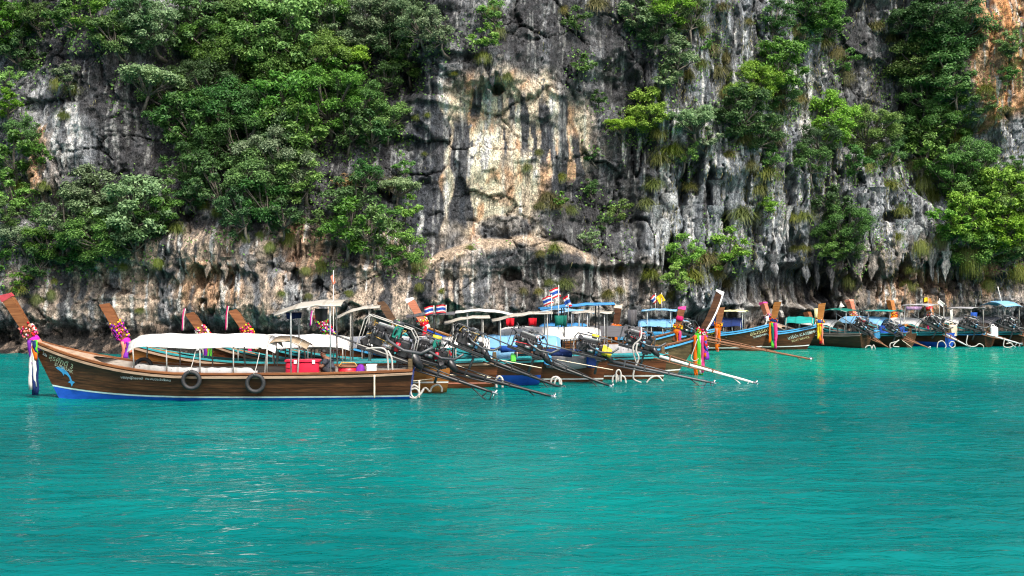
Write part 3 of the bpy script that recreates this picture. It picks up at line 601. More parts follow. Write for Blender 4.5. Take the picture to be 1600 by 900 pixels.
# hanging grass and moss strands in the seeps and gutters of the right-hand faces
md = sst(.04, .22, fbm(X / 1.3 + .4 * wx, Z / 4.5, 4, 133) + .3 * sst(990, 1050, PX) - .22 + .14 * blob(1120, 110, 90, 90) + .16 * blob(1200, 250, 60, 130) + .2 * blob(1520, 400, 90, 70)) * sst(480, 440, PY) * (1 - cream) * (PX < 1660) * (PY > -60) * (.25 + .75 * sst(930, 1010, PX))
idx = np.nonzero((rng.random(md.shape) < md * .10).ravel())[0]; n = len(idx)
P = co[idx].astype(float); P[:, 1] -= rng.uniform(.01, .10, n); L_ = rng.uniform(.12, .38, (n, 1)); dn = np.concatenate([rng.normal(0, .22, (n, 1)), -rng.uniform(.05, .4, (n, 1)), -np.ones((n, 1))], 1)
wv_ = np.concatenate([np.ones((n, 1)), rng.normal(0, .5, (n, 1)), np.zeros((n, 1))], 1) * .016
V4 = np.stack([P - wv_, P + wv_, P + dn * L_ * .55 + wv_ * .8 - np.array([0, .05, 0]), P + dn * L_], 1).reshape(-1, 3); i4 = np.arange(n)[:, None] * 4
me = np_mesh('hanging_grass', V4, np.concatenate([i4 + np.array([[0, 1, 2]]), i4 + np.array([[0, 2, 3]])], 1).reshape(-1, 3), False); me.materials.append(M_GRASS)
tag(link('hanging_grass', me), 'fine yellowish grass strands hanging from gutters in the rock', 'grass', kind='stuff')
print('strands', n, end=' ')
print('creeper leaves', len(idx), 'variants tris', sum(len(v['crown'].polygons) for k in VAR for v in VAR[k]))
# ================================================================== boat materials
def wood(name, dark, mid, light, rough=.45, stain=.5):
    m, nt, b = newmat(name)
    v = mapping(nt, (.7, 3.0, 9.0)); n1 = noise(nt, 2.0, 5, .65, v, .6); n2 = noise(nt, .9, 4, .6, mapping(nt, (1, 1, 2.2)))
    c = ramp(nt, n1.outputs[0], [(.28, dark), (.5, mid), (.74, light)])
    c = mixc(nt, stain, c, ramp(nt, n2.outputs[0], [(.3, (.42, .36, .30)), (.55, (1, 1, 1)), (.8, (1.25, 1.2, 1.1))]), 'MULTIPLY')
    oi = N(nt, 'ShaderNodeObjectInfo'); mr = N(nt, 'ShaderNodeMapRange'); mr.inputs[3].default_value = .8; mr.inputs[4].default_value = 1.2
    nt.links.new(oi.outputs['Random'], mr.inputs[0]); hs = N(nt, 'ShaderNodeHueSaturation'); nt.links.new(mr.outputs[0], hs.inputs['Value']); nt.links.new(c, hs.inputs['Color'])
    nt.links.new(hs.outputs[0], b.inputs['Base Color']); b.inputs['Roughness'].default_value = rough; b.inputs['Specular IOR Level'].default_value = .35
    bump(nt, n1.outputs[0], .35, .02, b); return m
def paint(name, c, rough=.5, wear=.35, metal=0.0):
    m, nt, b = newmat(name)
    n1 = noise(nt, 2.6, 5, .65, mapping(nt, (1, 1, 1.6))); n2 = noise(nt, 11, 4, .7)
    lo = tuple(x * (1 - wear) for x in c); hi = tuple(min(.9, x * (1 + wear * .45) + .01 * wear) for x in c)
    cc = ramp(nt, n1.outputs[0], [(.28, lo), (.5, c), (.75, hi)])
    cc = mixc(nt, wear * .8, cc, ramp(nt, n2.outputs[0], [(.35, (.5, .48, .45)), (.5, (1, 1, 1))]), 'MULTIPLY')
    nt.links.new(cc, b.inputs['Base Color']); b.inputs['Roughness'].default_value = rough; b.inputs['Metallic'].default_value = metal
    bump(nt, n2.outputs[0], .15, .01, b); return m
def cloth(name, c, trans=.25, wear=.30):
    m, nt, b = newmat(name)
    n1 = noise(nt, 1.6, 5, .68, None, .5); lo = tuple(x * (1 - wear * k) for x, k in zip(c, (.9, 1.0, 1.15)))
    cc = ramp(nt, n1.outputs[0], [(.34, lo), (.56, c)])
    sx = N(nt, 'ShaderNodeSeparateXYZ'); tc = N(nt, 'ShaderNodeTexCoord'); nt.links.new(tc.outputs['Object'], sx.inputs[0])   # stitched seams every 0.9 m
    mo = N(nt, 'ShaderNodeMath', operation='PINGPONG'); mo.inputs[1].default_value = .45; nt.links.new(sx.outputs[0], mo.inputs[0])
    cc = mixc(nt, .5, cc, ramp(nt, mo.outputs[0], [(.0, (.55, .53, .50)), (.035, (.6, .58, .55)), (.05, (1, 1, 1))]), 'MULTIPLY'); nt.links.new(cc, b.inputs['Base Color']); b.inputs['Roughness'].default_value = .8; b.inputs['Specular IOR Level'].default_value = .2
    bump(nt, noise(nt, 5, 3, .6).outputs[0], .3, .03, b)
    if trans:
        tr = N(nt, 'ShaderNodeBsdfTranslucent'); nt.links.new(cc, tr.inputs[0]); mx = N(nt, 'ShaderNodeMixShader'); mx.inputs[0].default_value = trans
        nt.links.new(b.outputs[0], mx.inputs[1]); nt.links.new(tr.outputs[0], mx.inputs[2]); nt.links.new(mx.outputs[0], nt.nodes['Material Output'].inputs[0])
    return m
M_WD = {'brown': wood('hull_wood_brown', (.028, .011, .005), (.070, .027, .011), (.135, .058, .024), .38, .75),
        'red': wood('hull_wood_red', (.045, .016, .007), (.14, .045, .016), (.24, .095, .035)),
        'dark': wood('hull_wood_dark', (.026, .014, .008), (.07, .036, .017), (.14, .08, .038)),
        'olive': wood('hull_wood_olive', (.030, .024, .012), (.085, .060, .028), (.17, .13, .065)),
        'orange': wood('varnished_orange_wood', (.16, .055, .012), (.31, .12, .028), (.44, .20, .06), .3, .25),
        'post': wood('prow_post_wood', (.09, .032, .012), (.19, .070, .026), (.29, .125, .05), .35, .25),
        'pink': wood('prow_post_salmon', (.24, .075, .04), (.36, .13, .075), (.46, .20, .12), .4, .2),
        'pale': wood('pale_deck_wood', (.20, .13, .085), (.36, .25, .17), (.48, .36, .26), .7, .4),
        'grey': wood('weathered_grey_wood', (.13, .115, .10), (.25, .22, .19), (.38, .34, .30), .8, .4)}
M_P = {}
for nm, c, r in (('white', (.80, .80, .78), .5), ('blue', (.012, .075, .42), .4), ('skyblue', (.05, .30, .58), .45), ('lightblue', (.16, .44, .72), .5), ('teal', (.03, .30, .33), .45), ('green', (.01, .20, .15), .5),
                 ('navy', (.012, .03, .13), .6), ('red', (.62, .012, .03), .4), ('crimson', (.55, .012, .045), .35), ('capred', (.42, .045, .06), .6), ('orange', (.80, .17, .015), .5), ('yellow', (.80, .60, .03), .5), ('purple', (.16, .03, .34), .6), ('pink', (.80, .05, .28), .6), ('salmon', (.75, .26, .17), .6),
                 ('black', (.014, .014, .015), .45), ('gunmetal', (.05, .055, .06), .4), ('rubber', (.018, .019, .021), .65), ('steel', (.42, .43, .43), .4), ('rust', (.17, .075, .035), .8), ('cream', (.72, .62, .46), .6), ('hose', (.40, .385, .35), .6), ('pole', (.36, .35, .32), .55), ('polewhite', (.66, .64, .60), .5), ('mustard', (.40, .25, .05), .6), ('paleline', (.50, .66, .64), .5), ('magenta', (.60, .02, .42), .6), ('limegreen', (.12, .60, .06), .6)):
    M_P[nm] = paint('paint_' + nm, c, r, .25 if nm in ('white', 'red', 'crimson', 'pink', 'yellow', 'orange', 'salmon', 'purple', 'magenta', 'limegreen') else .4)
M_STEEL = paint('galvanised_tube', (.33, .34, .34), .4, .45, .5)
M_ENG = paint('oily_engine_metal', (.045, .045, .048), .38, .6, .5)
M_CHROME = paint('bright_engine_metal', (.55, .55, .54), .28, .4, .85)
M_C = {nm: cloth('cloth_' + nm, c, t) for nm, c, t in (('white', (.74, .73, .70), .18), ('offwhite', (.46, .43, .37), .25), ('tarp', (.40, .40, .40), .1), ('lilac', (.34, .22, .38), .2), ('lightblue', (.22, .48, .74), .3), ('skyblue', (.07, .30, .62), .3), ('blue', (.02, .09, .42), .2), ('navy', (.012, .028, .12), .15), ('teal', (.02, .36, .33), .3), ('green', (.01, .17, .13), .25), ('grey', (.38, .38, .40), .2), ('darkgrey', (.10, .10, .11), .1),
        ('purple', (.26, .04, .50), .3), ('magenta', (.62, .03, .45), .3), ('pink', (.85, .08, .32), .35), ('hotpink', (.75, .02, .18), .3), ('red', (.72, .015, .03), .3), ('orange', (.92, .20, .012), .35), ('yellow', (.90, .66, .03), .35), ('limegreen', (.12, .66, .05), .35), ('salmon', (.85, .30, .20), .3), ('tan', (.42, .33, .23), .25), ('paleyellow', (.85, .78, .42), .3))}

# ================================================================== hull form
class Hull:
    def __init__(s, L=11.0, B=.78, bow=.95, mid=.88, rake=.95, draft=.35, t_bow=.55):
        s.L, s.B, s.bow, s.mid, s.rake, s.draft, s.tb = L, B, bow, mid, rake, draft, t_bow
    def g(s, t): return s.mid + .08 * max(0, 1 - t / .3) ** 2 + s.bow * max(0, (t - s.tb) / (1 - s.tb)) ** 2.1
    def k(s, t): return -s.draft + .12 * max(0, (t - .8) / .2) ** 2 + .22 * max(0, 1 - t / .18) ** 2
    def b(s, t):
        f = .70 + .30 * min(1, t / .4) ** .8
        return s.B * (f * (1 - (max(0, (t - .42) / .58)) ** 2.5)) + .035
    def p(s, t, v, side, off=0.0):
        k, g = s.k(t), s.g(t); z = k + (g - k) * v
        e = .34 + .62 * max(0, (t - .5) / .5) ** 1.5
        sh = s.rake * max(0, (t - .72) / .28) ** 1.6
        x = s.L * t - sh * (1 - v) - .18 * (1 - v) * 0 + .16 * (1 - v) * max(0, 1 - t / .12)
        y = s.b(t) * (max(v, 0.0) ** e) + off
        return Vector((x, side * y, z))
    def v_of(s, t, z): return (z - s.k(t)) / (s.g(t) - s.k(t))
    def find(s, x, z, side, off=.012):
        lo, hi = 0.0, 1.0
        for _ in range(26):
            t = (lo + hi) / 2; v = min(1, max(0, s.v_of(t, z)))
            if s.p(t, v, side).x < x: lo = t
            else: hi = t
        return s.p(t, min(1, max(.02, s.v_of(t, z))), side, off)
TS = [0, .04, .09, .15, .22, .30, .38, .46, .54, .61, .67, .72, .76, .80, .835, .865, .89, .915, .935, .955, .972, .986, 1.0]

def strip(h, side, va, vb, off0=0.0, off1=0.0, ts=TS):
    m = MB(); a = [h.p(t, va(t), side, off0) for t in ts]; b = [h.p(t, (va(t) + vb(t)) / 2, side, (off0 + off1) / 2) for t in ts]; c = [h.p(t, vb(t), side, off1) for t in ts]
    rows = [a, b, c] if side < 0 else [c, b, a]
    return m.grid(rows)
def rail(h, side, w, hh, off, dz, ts=TS):
    m = MB(); rows = []
    for t in ts:
        q = h.p(t, 1, side, off); n = Vector((0, side, 0)); rows.append([q + n * w / 2 + Vector((0, 0, dz)), q + n * w / 2 + Vector((0, 0, dz + hh)), q - n * w / 2 + Vector((0, 0, dz + hh)), q - n * w / 2 + Vector((0, 0, dz))])
    return m.grid(rows, closed_v=True, smooth=False, cap=True)

def canopy_mesh(x0, x1, w, ze, rise, nh, drop=.14, th=.014, tilt=0.0, seed=0, endw=.8):
    rg = random.Random(seed); m = MB(); rows = []; nx = max(8, nh * 4); K = 12
    for i in range(nx + 1):
        u = i / nx; x = x0 + (x1 - x0) * u; e = max(0, 1 - min(u, 1 - u) / .10) ** 1.7
        ww = w * (1 - (1 - endw) * e); sag = .035 * math.sin(math.pi * (u * nh % 1)) ; z0 = ze - drop * e + tilt * (u - .5)
        top = []
        for j in range(K + 1):
            ph = -1 + 2 * j / K; top.append(Vector((x + rg.uniform(-.01, .01), ww * ph, z0 + (rise - sag) * (1 - abs(ph) ** 2.3) + rg.uniform(-.006, .006) - (.03 * math.sin(9 * u + 3) if abs(ph) == 1 else 0))))
        rows.append(top + [p - Vector((0, 0, th)) for p in reversed(top)])
    return m.grid(rows, closed_v=True, cap=True)

FLAGC = None
def text_on_hull(h, parent, s, x0, z0, size, ang, xdir, side, mat, name='lettering', off=.013):
    cu = bpy.data.curves.new(name, 'FONT'); cu.body = s; cu.size = size; cu.resolution_u = 2
    o = bpy.data.objects.new(name, cu); COL.objects.link(o)
    dg = bpy.context.evaluated_depsgraph_get(); me = bpy.data.meshes.new_from_object(o.evaluated_get(dg))
    COL.objects.unlink(o); bpy.data.objects.remove(o)
    bm = bmesh.new(); bm.from_mesh(me)
    for v in bm.verts:
        u, w = v.co.x, v.co.y; ca, sa = math.cos(ang), math.sin(ang)
        v.co = h.find(x0 + xdir * (u * ca - w * sa), z0 + u * sa + w * ca, side, off)
    bm.to_mesh(me); bm.free(); me.materials.clear(); me.materials.append(mat)
    return link(name, me, parent)
def flat_on_hull(h, parent, pts, x0, z0, sc, xdir, side, mat, name, off=.013):
    m = MB(); P = [h.find(x0 + xdir * u * sc, z0 + w * sc, side, off) for u, w in pts]; c = sum(P, Vector()) / len(P)
    m.add(P, [tuple(range(len(P)))]); return m.build(name, mat, parent)

BOATS = {}
def boat(key, label, Y, stern_px=None, bow_px=None, L=11.0, B=.75, yaw=180, bow=.95, mid=.86, wd='brown', bottom=None, line='white', railm='brown', rail2=None, post=None, deckm='pale', roll=0.0, nstrake=4, line_z=.30, line_rise=.10,
         canopy=None, roof=None, thwarts=True, Ystern=None, in_mat='grey', rake=.95, group='longtail boats moored under the cliff', z=0.0, name='longtail_boat'):
    """one longtail boat; its origin is the middle of the transom at the waterline"""
    h = Hull(L, B, bow, mid, rake)
    if bow_px is not None: bp = at(bow_px, 450, Y); loc = Vector((bp.x - math.cos(R(yaw)) * L, bp.y - math.sin(R(yaw)) * L, z))
    else: sp = at(stern_px, 450, Y); loc = Vector((sp.x, sp.y, z))
    root = empty(name, loc, (R(roll), 0, R(yaw))); tag(root, label, 'boat', group)
    root.rotation_mode = 'XYZ'; Mx = Matrix.Translation(loc) @ Euler((R(roll), 0, R(yaw)), 'XYZ').to_matrix().to_4x4()
    near = 1 if math.cos(R(yaw)) < 0 else -1          # local side that faces the camera
    zl = lambda t: line_z + line_rise * max(0, (t - .6) / .4) ** 2
    hb = strip(h, 1, lambda t: 0.0, lambda t: h.v_of(t, zl(t))); hb2 = strip(h, -1, lambda t: 0.0, lambda t: h.v_of(t, zl(t)))
    hb.add(hb2.v, hb2.f, True)
    hb.add([h.p(0, v, sd) for v in (0, .25, .5, .75, 1) for sd in (-1, 1)], [(2 * i, 2 * i + 1, 2 * i + 3, 2 * i + 2) for i in range(4)])
    hull = hb.build('hull', M_P[bottom] if bottom else M_WD[wd], root)
    for sd in (1, -1):
        lh = .055
        if line: strip(h, sd, lambda t: h.v_of(t, zl(t)), lambda t: h.v_of(t, zl(t) + lh), .004, .004).build('waterline_stripe', M_P[line], hull)
        else: lh = 0
        n = nstrake if sd == near else 1
        for k in range(n):
            fa = lambda t, q=k / n: (lambda a: a + (1 - a) * q)(h.v_of(t, zl(t) + lh)); fb = lambda t, q=(k + 1) / n: (lambda a: a + (1 - a) * q)(h.v_of(t, zl(t) + lh))
            strip(h, sd, fa, fb, .007, -.002).build('strake', M_WD[wd], hull)
        li = MB(); ts = TS[:-2]; rows = [[h.p(t, v, sd, -.045) + Vector((0, 0, 0)) for t in ts] for v in (1, .8, .6, .42)]
        li.grid(rows if sd < 0 else rows[::-1]); li.build('lining', M_WD[in_mat], hull)
        rl = rail(h, sd, .10, .06, .0, .0).build('gunwale', M_WD[railm] if railm in M_WD else M_P[railm], root)
        if rail2: rail(h, sd, .045, .07, .035, -.11).build('rubbing_strip', M_WD[rail2] if rail2 in M_WD else M_P[rail2], rl)
    fl = MB(); ts = [t for t in TS if t < .93]; fl.grid([[h.p(t, .43, -1, -.04) for t in ts], [h.p(t, .43, 1, -.04) for t in ts]], smooth=False); fl.build('floor', M_WD['grey'], root)
    # bow deck with a hollowed after edge, small stern deck
    dk = MB(); rows = []
    for j in range(9):
        u = -1 + j / 4; row = []
        t0 = .78 + .055 * (1 - u * u)
        for i in range(9):
            t = t0 + (.992 - t0) * i / 8; q = h.p(t, 1, 1, -.02); row.append(Vector((q.x, q.y * u, q.z + .015 + .05 * (1 - u * u))))
        rows.append(row)
    dk.grid(rows).build('bow_deck', M_WD[deckm], root)
    dk = MB(); dk.grid([[Vector((h.p(t, 1, 1).x, u * (h.b(t) - .02), h.g(t) - .03)) for t in (.005, .05, .1)] for u in (-1, 0, 1)], smooth=False); dk.build('stern_deck', M_WD['grey'], root)
    if thwarts:
        for t in (.28, .42, .56, .69):
            MB().box((L * t, 0, h.g(t) - .22), (.26, 2 * h.b(t) - .14, .035), None, .008).build('thwart', M_WD['grey'], root)
    # prow post
    ps = dict(len=1.45, lean=64, w=.17, d=.34, mat='post', cap=None, curve=0.0); ps.update(post or {})
    a = R(ps['lean']); base = h.p(1, 1, 1); base.y = 0; ax = Vector((math.cos(a), 0, math.sin(a))); pr = Vector((-math.sin(a), 0, math.cos(a)))
    pm = MB(); rows = []; tip = None; n = 7
    for i in range(n):
        u = i / (n - 1); l = -.45 + (ps['len'] + .45) * u; cv = ps['curve'] * (max(0, l) / ps['len']) ** 2
        c = base + ax * l + pr * (cv + .02) - Vector((.10, 0, 0)); d = ps['d'] * (.72 + .34 * u); w = ps['w'] * (.85 + .25 * u)
        tl = -.10 if i == n - 1 else 0
        rows.append([c + pr * d / 2 + Vector((0, -w / 2, tl)), c - pr * d / 2 + Vector((0, -w / 2, -0)), c - pr * d / 2 + Vector((0, w / 2, 0)), c + pr * d / 2 + Vector((0, w / 2, tl))]); tip = c
    po = pm.grid(rows, closed_v=True, smooth=False, cap=True).build('prow_post', M_WD[ps['mat']], root)
    if ps['cap']:
        cm = MB(); r2 = []
        for i in (-2, -1):
            q = rows[i]; c = sum(q, Vector()) / 4; c0 = c if i == -1 else (sum(rows[-1], Vector()) / 4).lerp(c, ps.get('capf', .55))
            r2.append([c0 + (p - c) * 1.10 + (Vector((0, 0, .012)) if i == -1 else Vector()) for p in q])
        cm.grid(r2, closed_v=True, smooth=False, cap=True).build('post_cap', M_P[ps['cap']], po)
    if ps.get('edge'):
        em = MB(); em.grid([[r[1] - pr * .015, r[1] + pr * .05, r[2] + pr * .05, r[2] - pr * .015] for r in [[p + (p - sum(q, Vector()) / 4) * .06 for p in q] for q in rows[2:]]], closed_v=True, smooth=False, cap=True).build('post_edging', M_P[ps['edge']], po)
    # stern board that carries the engine
    MB().box((.12, 0, h.g(0) - .02), (.16, .30, .62), None, .02, .8).build('engine_post', M_WD['olive'] if wd != 'dark' else M_WD['dark'], root)
    if canopy:
        c = dict(x0=2.2, x1=7.5, ze=1.60, rise=.40, w=.86, mat='white', nh=4, tilt=0, drop=.12, post='pole', endw=.8); c.update(canopy)
        canopy_mesh(c['x0'], c['x1'], c['w'], c['ze'], c['rise'], c['nh'], c['drop'], .014, c['tilt'], len(key) + int(Y * 7), c['endw']).build('canopy', M_C[c['mat']], root)
        for i in range(c['nh'] + 1):
            u = (i + .0) / c['nh']; u = .05 + .9 * u; x = c['x0'] + (c['x1'] - c['x0']) * u; t = x / L; zt = c['ze'] + c['tilt'] * (u - .5) - .03
            for sd in (1, -1): MB().tube([(x, sd * (h.b(t) - .04), h.g(t)), (x, sd * (c['w'] - .06), zt + .02)], .022, 6).build('canopy_post', M_P[c['post']], root)
            MB().tube([(x, (c['w'] - .06) * ph, zt + (c['rise'] - .06) * (1 - abs(ph) ** 2.3)) for ph in [-1 + k / 4 for k in range(9)]], .018, 5).build('canopy_hoop', M_P[c['post']], root)
    for rf in (roof or []):
        c = dict(x0=1.0, x1=3.0, z=2.7, w=.85, tilt=.2, mat='offwhite', pole='pole', posts=None, sag=.035, legs=2); c.update(rf)
        m = MB(); rows_ = []; rg = random.Random(int(Y * 13) + len(key))
        for i in range(9):
            u = i / 8; x = c['x0'] + (c['x1'] - c['x0']) * u; row = [Vector((x, c['w'] * (-1 + j / 3), c['z'] + c['tilt'] * (u - .5) + .07 * (1 - (-1 + j / 3) ** 2) + c.get('arch', .1) * 4 * u * (1 - u) - c['sag'] * math.sin(u * 3 * math.pi) ** 2 + rg.uniform(-.015, .015))) for j in range(7)]
            rows_.append(row + [p - Vector((0, 0, .018)) for p in reversed(row)])
        sr = m.grid(rows_, closed_v=True, cap=True).build('sun_roof', M_C[c['mat']], root)
        for x in (c['posts'] or (c['x0'] + .15 * (c['x1'] - c['x0']), c['x1'] - .15 * (c['x1'] - c['x0']))):
            u = (x - c['x0']) / (c['x1'] - c['x0']); zt = c['z'] + c['tilt'] * (u - .5) + c.get('arch', .1) * 4 * u * (1 - u)
            for sd in (1, -1):
                MB().tube([(x, sd * (h.b(x / L) - .03), h.g(max(0, x / L))), (x, sd * (c['w'] - .12), zt - .12), (x + .02, sd * (c['w'] - .16), zt - .01)], .026, 6).build('roof_post', M_P[c['pole']], root)
            MB().tube([(x, -c['w'] + .14, zt - .02), (x, 0, zt + .04), (x, c['w'] - .14, zt - .02)], .02, 5).build('roof_bar', M_P[c['pole']], sr)
        for sd in (1, -1):
            MB().tube([(c['x0'] + (c['x1'] - c['x0']) * i / 6, sd * (c['w'] - .03), c['z'] + c['tilt'] * (i / 6 - .5) + c.get('arch', .1) * 4 * (i / 6) * (1 - i / 6) - .025) for i in range(7)], .02, 5).build('roof_bar', M_P[c['pole']], sr)
    BOATS[key] = dict(h=h, root=root, M=Mx, near=near, hull=hull, tip=tip, base=base, ax=ax, pr=pr, post=ps, L=L, tiprow=rows[-1])
    return BOATS[key]

# ================================================================== engine on its long tail
def engine(label, Y0_, p0, p1, Y1=None, cover=None, tail='black', scale=1.0, detail=True, skeg=False, exhaust=1, green=False, fwd=1.5, double=True, up=.05, frame='gunmetal', air=None):
    """engine block on a swivel with a long propeller tube; p0 pixel of the swivel, p1 pixel of the tube's end"""
    A = at(p0[0], p0[1], Y0_); Bp = at(p1[0], p1[1], Y1 or Y0_); v = (Bp - A); Ls = v.length; v.normalize()
    xax = -v; yax = Vector((0, 0, 1)).cross(xax).normalized(); zax = xax.cross(yax)
    root = empty('longtail_engine', A); root.rotation_euler = Matrix((xax, yax, zax)).transposed().to_euler()
    tag(root, label, 'engine', 'engines tilted up on long propeller tubes'); s = scale
    rg = random.Random(int(p0[0]))
    b = MB()
    b.box((.50 * s, 0, .36 * s), (.72 * s, .30 * s, .34 * s), None, .03); b.box((.50 * s, 0, .60 * s), (.62 * s, .22 * s, .16 * s), None, .03); b.box((.05 * s, 0, .30 * s), (.26 * s, .34 * s, .40 * s), None, .05)
    for k in range(4): b.tube([((.26 + .16 * k) * s, .12 * s, .58 * s), ((.26 + .16 * k) * s, .24 * s, .52 * s), ((.26 + .16 * k) * s, .25 * s, .40 * s)], .032 * s, 6)
    b.box((.5 * s, 0, .15 * s), (.5 * s, .24 * s, .12 * s), None, .02)
    b.tube([(-.08 * s, 0, .3 * s), (-.34 * s, 0, .1 * s), (-.5 * s, 0, 0)], [.16 * s, .11 * s, .06 * s], 9)
    for k in range(16): b.box((rg.uniform(-.05, .98) * s, rg.uniform(-.24, .24) * s, rg.uniform(.12, .78) * s), (rg.uniform(.05, .22) * s, rg.uniform(.05, .16) * s, rg.uniform(.04, .16) * s), Euler((rg.uniform(-.5, .5), rg.uniform(-.6, .6), rg.uniform(-1.5, 1.5))).to_matrix(), .01)
    for k in range(7):
        a0 = Vector((rg.uniform(.0, .95), rg.uniform(-.25, .25), rg.uniform(.2, .8))) * s; a1 = a0 + Vector((rg.uniform(-.3, .3), rg.uniform(-.1, .1), rg.uniform(-.15, .2))) * s; b.tube([a0, (a0 + a1) / 2 + Vector((0, .05 * s, .04 * s)), a1], rg.uniform(.018, .035) * s, 6)
    b.build('engine_block', M_ENG, root)
    c = MB(); c.box((.5 * s, 0, .70 * s), (.58 * s, .17 * s, .06 * s), None, .02)
    for k in range(9): c.box((rg.uniform(.1, .85) * s, rg.uniform(-.2, .2) * s, rg.uniform(.3, .72) * s), (rg.uniform(.06, .16) * s, rg.uniform(.05, .12) * s, rg.uniform(.05, .14) * s), Euler((rg.uniform(-.4, .4), rg.uniform(-.4, .4), rg.uniform(-1, 1))).to_matrix(), .012)
    c.build('cylinder_head', M_CHROME, root)
    f = MB()
    for (px_, pz, rr) in ((.92, .36, .15), (.94, .60, .08), (.92, .20, .10)):
        f.tube([(px_ * s, 0, pz * s), ((px_ + .05) * s, 0, pz * s)], rr * s, 12, smooth=False)
    f.build('pulley', M_P['gunmetal'], root)
    al = MB(); al.tube([(.68 * s, -.22 * s, .44 * s), (.92 * s, -.22 * s, .44 * s)], .085 * s, 9); al.tube([(.3 * s, .2 * s, .26 * s), (.52 * s, .2 * s, .26 * s)], .06 * s, 8); al.build('alternator', M_CHROME, root)
    fi = MB(); fi.tube([(.18 * s, .23 * s, .22 * s), (.18 * s, .23 * s, .42 * s)], .055 * s, 9); fi.build('filter', M_P['lightblue'] if not green else M_P['red'], root)
    ac = MB(); ac.tube([(.36 * s, -.08 * s, .78 * s), (.36 * s, -.08 * s, .88 * s)], .14 * s, 11); ac.build('air_cleaner', M_P[air or cover or 'gunmetal'], root)
    if cover:
        cv = MB(); ro = []
        for i in range(8):
            an = R(-25 + 230 * i / 7); ro.append([Vector((-.02 * s, math.cos(an) * .26 * s, .32 * s + math.sin(an) * .27 * s)), Vector((-.36 * s, math.cos(an) * .21 * s, .24 * s + math.sin(an) * .22 * s)), Vector((-.36 * s, math.cos(an) * .19 * s, .24 * s + math.sin(an) * .20 * s)), Vector((-.02 * s, math.cos(an) * .24 * s, .32 * s + math.sin(an) * .25 * s))])
        cv.grid(ro, closed_v=True, cap=True).build('flywheel_cover', M_P[cover], root)
    if green: MB().box((.30 * s, .02, .62 * s), (.18 * s, .34 * s, .28 * s), None, .03).build('radiator', M_P['green'], root)
    wr = MB()
    for k in range(9):
        a0 = Vector((rg.uniform(0, .95), rg.uniform(-.22, .22), rg.uniform(.2, .7))) * s; a1 = Vector((rg.uniform(0, .95), rg.uniform(-.22, .22), rg.uniform(.2, .75))) * s
        wr.tube([a0, a0.lerp(a1, .5) + Vector((0, rg.uniform(-.12, .12), rg.uniform(.0, .14))) * s, a1], .011 * s, 4, cap=False)
    wr.build('wiring', M_P[rg.choice(['rubber', 'red', 'mustard', 'rust'])], root)
    fr = MB(); b_rail = MB(); y_ = .21 * s
    for sd in (-1, 1):
        fr.tube([(-.22 * s, sd * y_, .16 * s), (-.18 * s, sd * y_, .62 * s), (.0, sd * y_, .80 * s), (1.02 * s, sd * y_, .82 * s), (1.10 * s, sd * y_, .70 * s), (1.10 * s, sd * y_, .10 * s), (-.2 * s, sd * y_, .07 * s)], .016 * s, 6)
        b_rail.box((.45 * s, sd * .18 * s, .06 * s), (1.25 * s, .06 * s, .10 * s), None, .01)
    fr.tube([(1.02 * s, -y_, .82 * s), (1.02 * s, y_, .82 * s)], .02 * s, 6); fr.tube([(0, -y_, .8 * s), (0, y_, .8 * s)], .02 * s, 6)
    fr.build('engine_frame', M_STEEL if frame == 'steel' else M_P[frame], root); b_rail.build('engine_bed', M_ENG, root)
    ti = MB()
    for sd in ((-1, 1) if double else (1,)):
        ti.tube([(.9 * s, sd * .13, .10), (1.2 * s + fwd * .5, sd * .12, .10 + up), (1.1 * s + fwd, sd * .10, .10 + up * 1.5)], .019, 6)
    ti.tube([(1.1 * s + fwd * .6, -.12, .1 + up), (1.1 * s + fwd * .6, .12, .1 + up)], .018, 5); ti.build('steering_bar', M_P['pole'] if frame == 'steel' else M_P['gunmetal'], root)
    for k in range(exhaust):
        ex = MB(); o_ = k * .1
        ex.tube([(.55 * s, .17 * s, (.52 + o_) * s), (.40 * s, .33 * s, (.40 + o_) * s), (.0, .34 * s, (.30 + o_) * s), (-.40 * s, .33 * s, (.36 + o_) * s), (-.62 * s, .33 * s, (.58 + o_) * s)], .040 * s, 8); ex.build('exhaust_pipe', M_P['rust'] if k else M_P['gunmetal'], root)
    sw = MB(); sw.tube([(.1, 0, -.55), (.08, 0, -.05), (.05, 0, .06)], [.045, .04, .05], 8); sw.box((.05, 0, -.02), (.22, .34, .07), None, .012); sw.build('swivel', M_P['gunmetal'], root)
    tm = {'black': M_P['black'], 'white': M_P['polewhite'], 'rust': M_P['rust'], 'steel': M_P['steel'], 'dark': M_P['gunmetal']}[tail]
    tu = MB(); tu.tube([(-.35 * s, 0, .02), (-Ls * .45, 0, 0), (-Ls + .28, 0, 0), (-Ls, 0, 0)], [.062, .055, .045, .032], 9); to = tu.build('propeller_tube', tm, root)
    br = MB(); br.tube([(-.35 * s, 0, .17), (-Ls * .42, 0, .11), (-Ls * .70, 0, .05)], .022, 6); br.tube([(-.3 * s, .10, -.10), (-Ls * .35, .06, -.09), (-Ls * .58, .0, -.04)], .026, 6); br.tube([(-.3 * s, -.10, -.10), (-Ls * .35, -.06, -.09), (-Ls * .58, -.0, -.04)], .026, 6)
    for q in (.22, .40, .62): br.box((-Ls * q, 0, .02), (.05, .15, .25 - .2 * q), None, .008)
    br.build('brace_rod', M_P['rust'] if tail in ('white', 'steel') else tm, to)
    pp = MB(); pp.tube([(-Ls + .02, 0, 0), (-Ls - .16, 0, 0)], [.05, .03], 8)
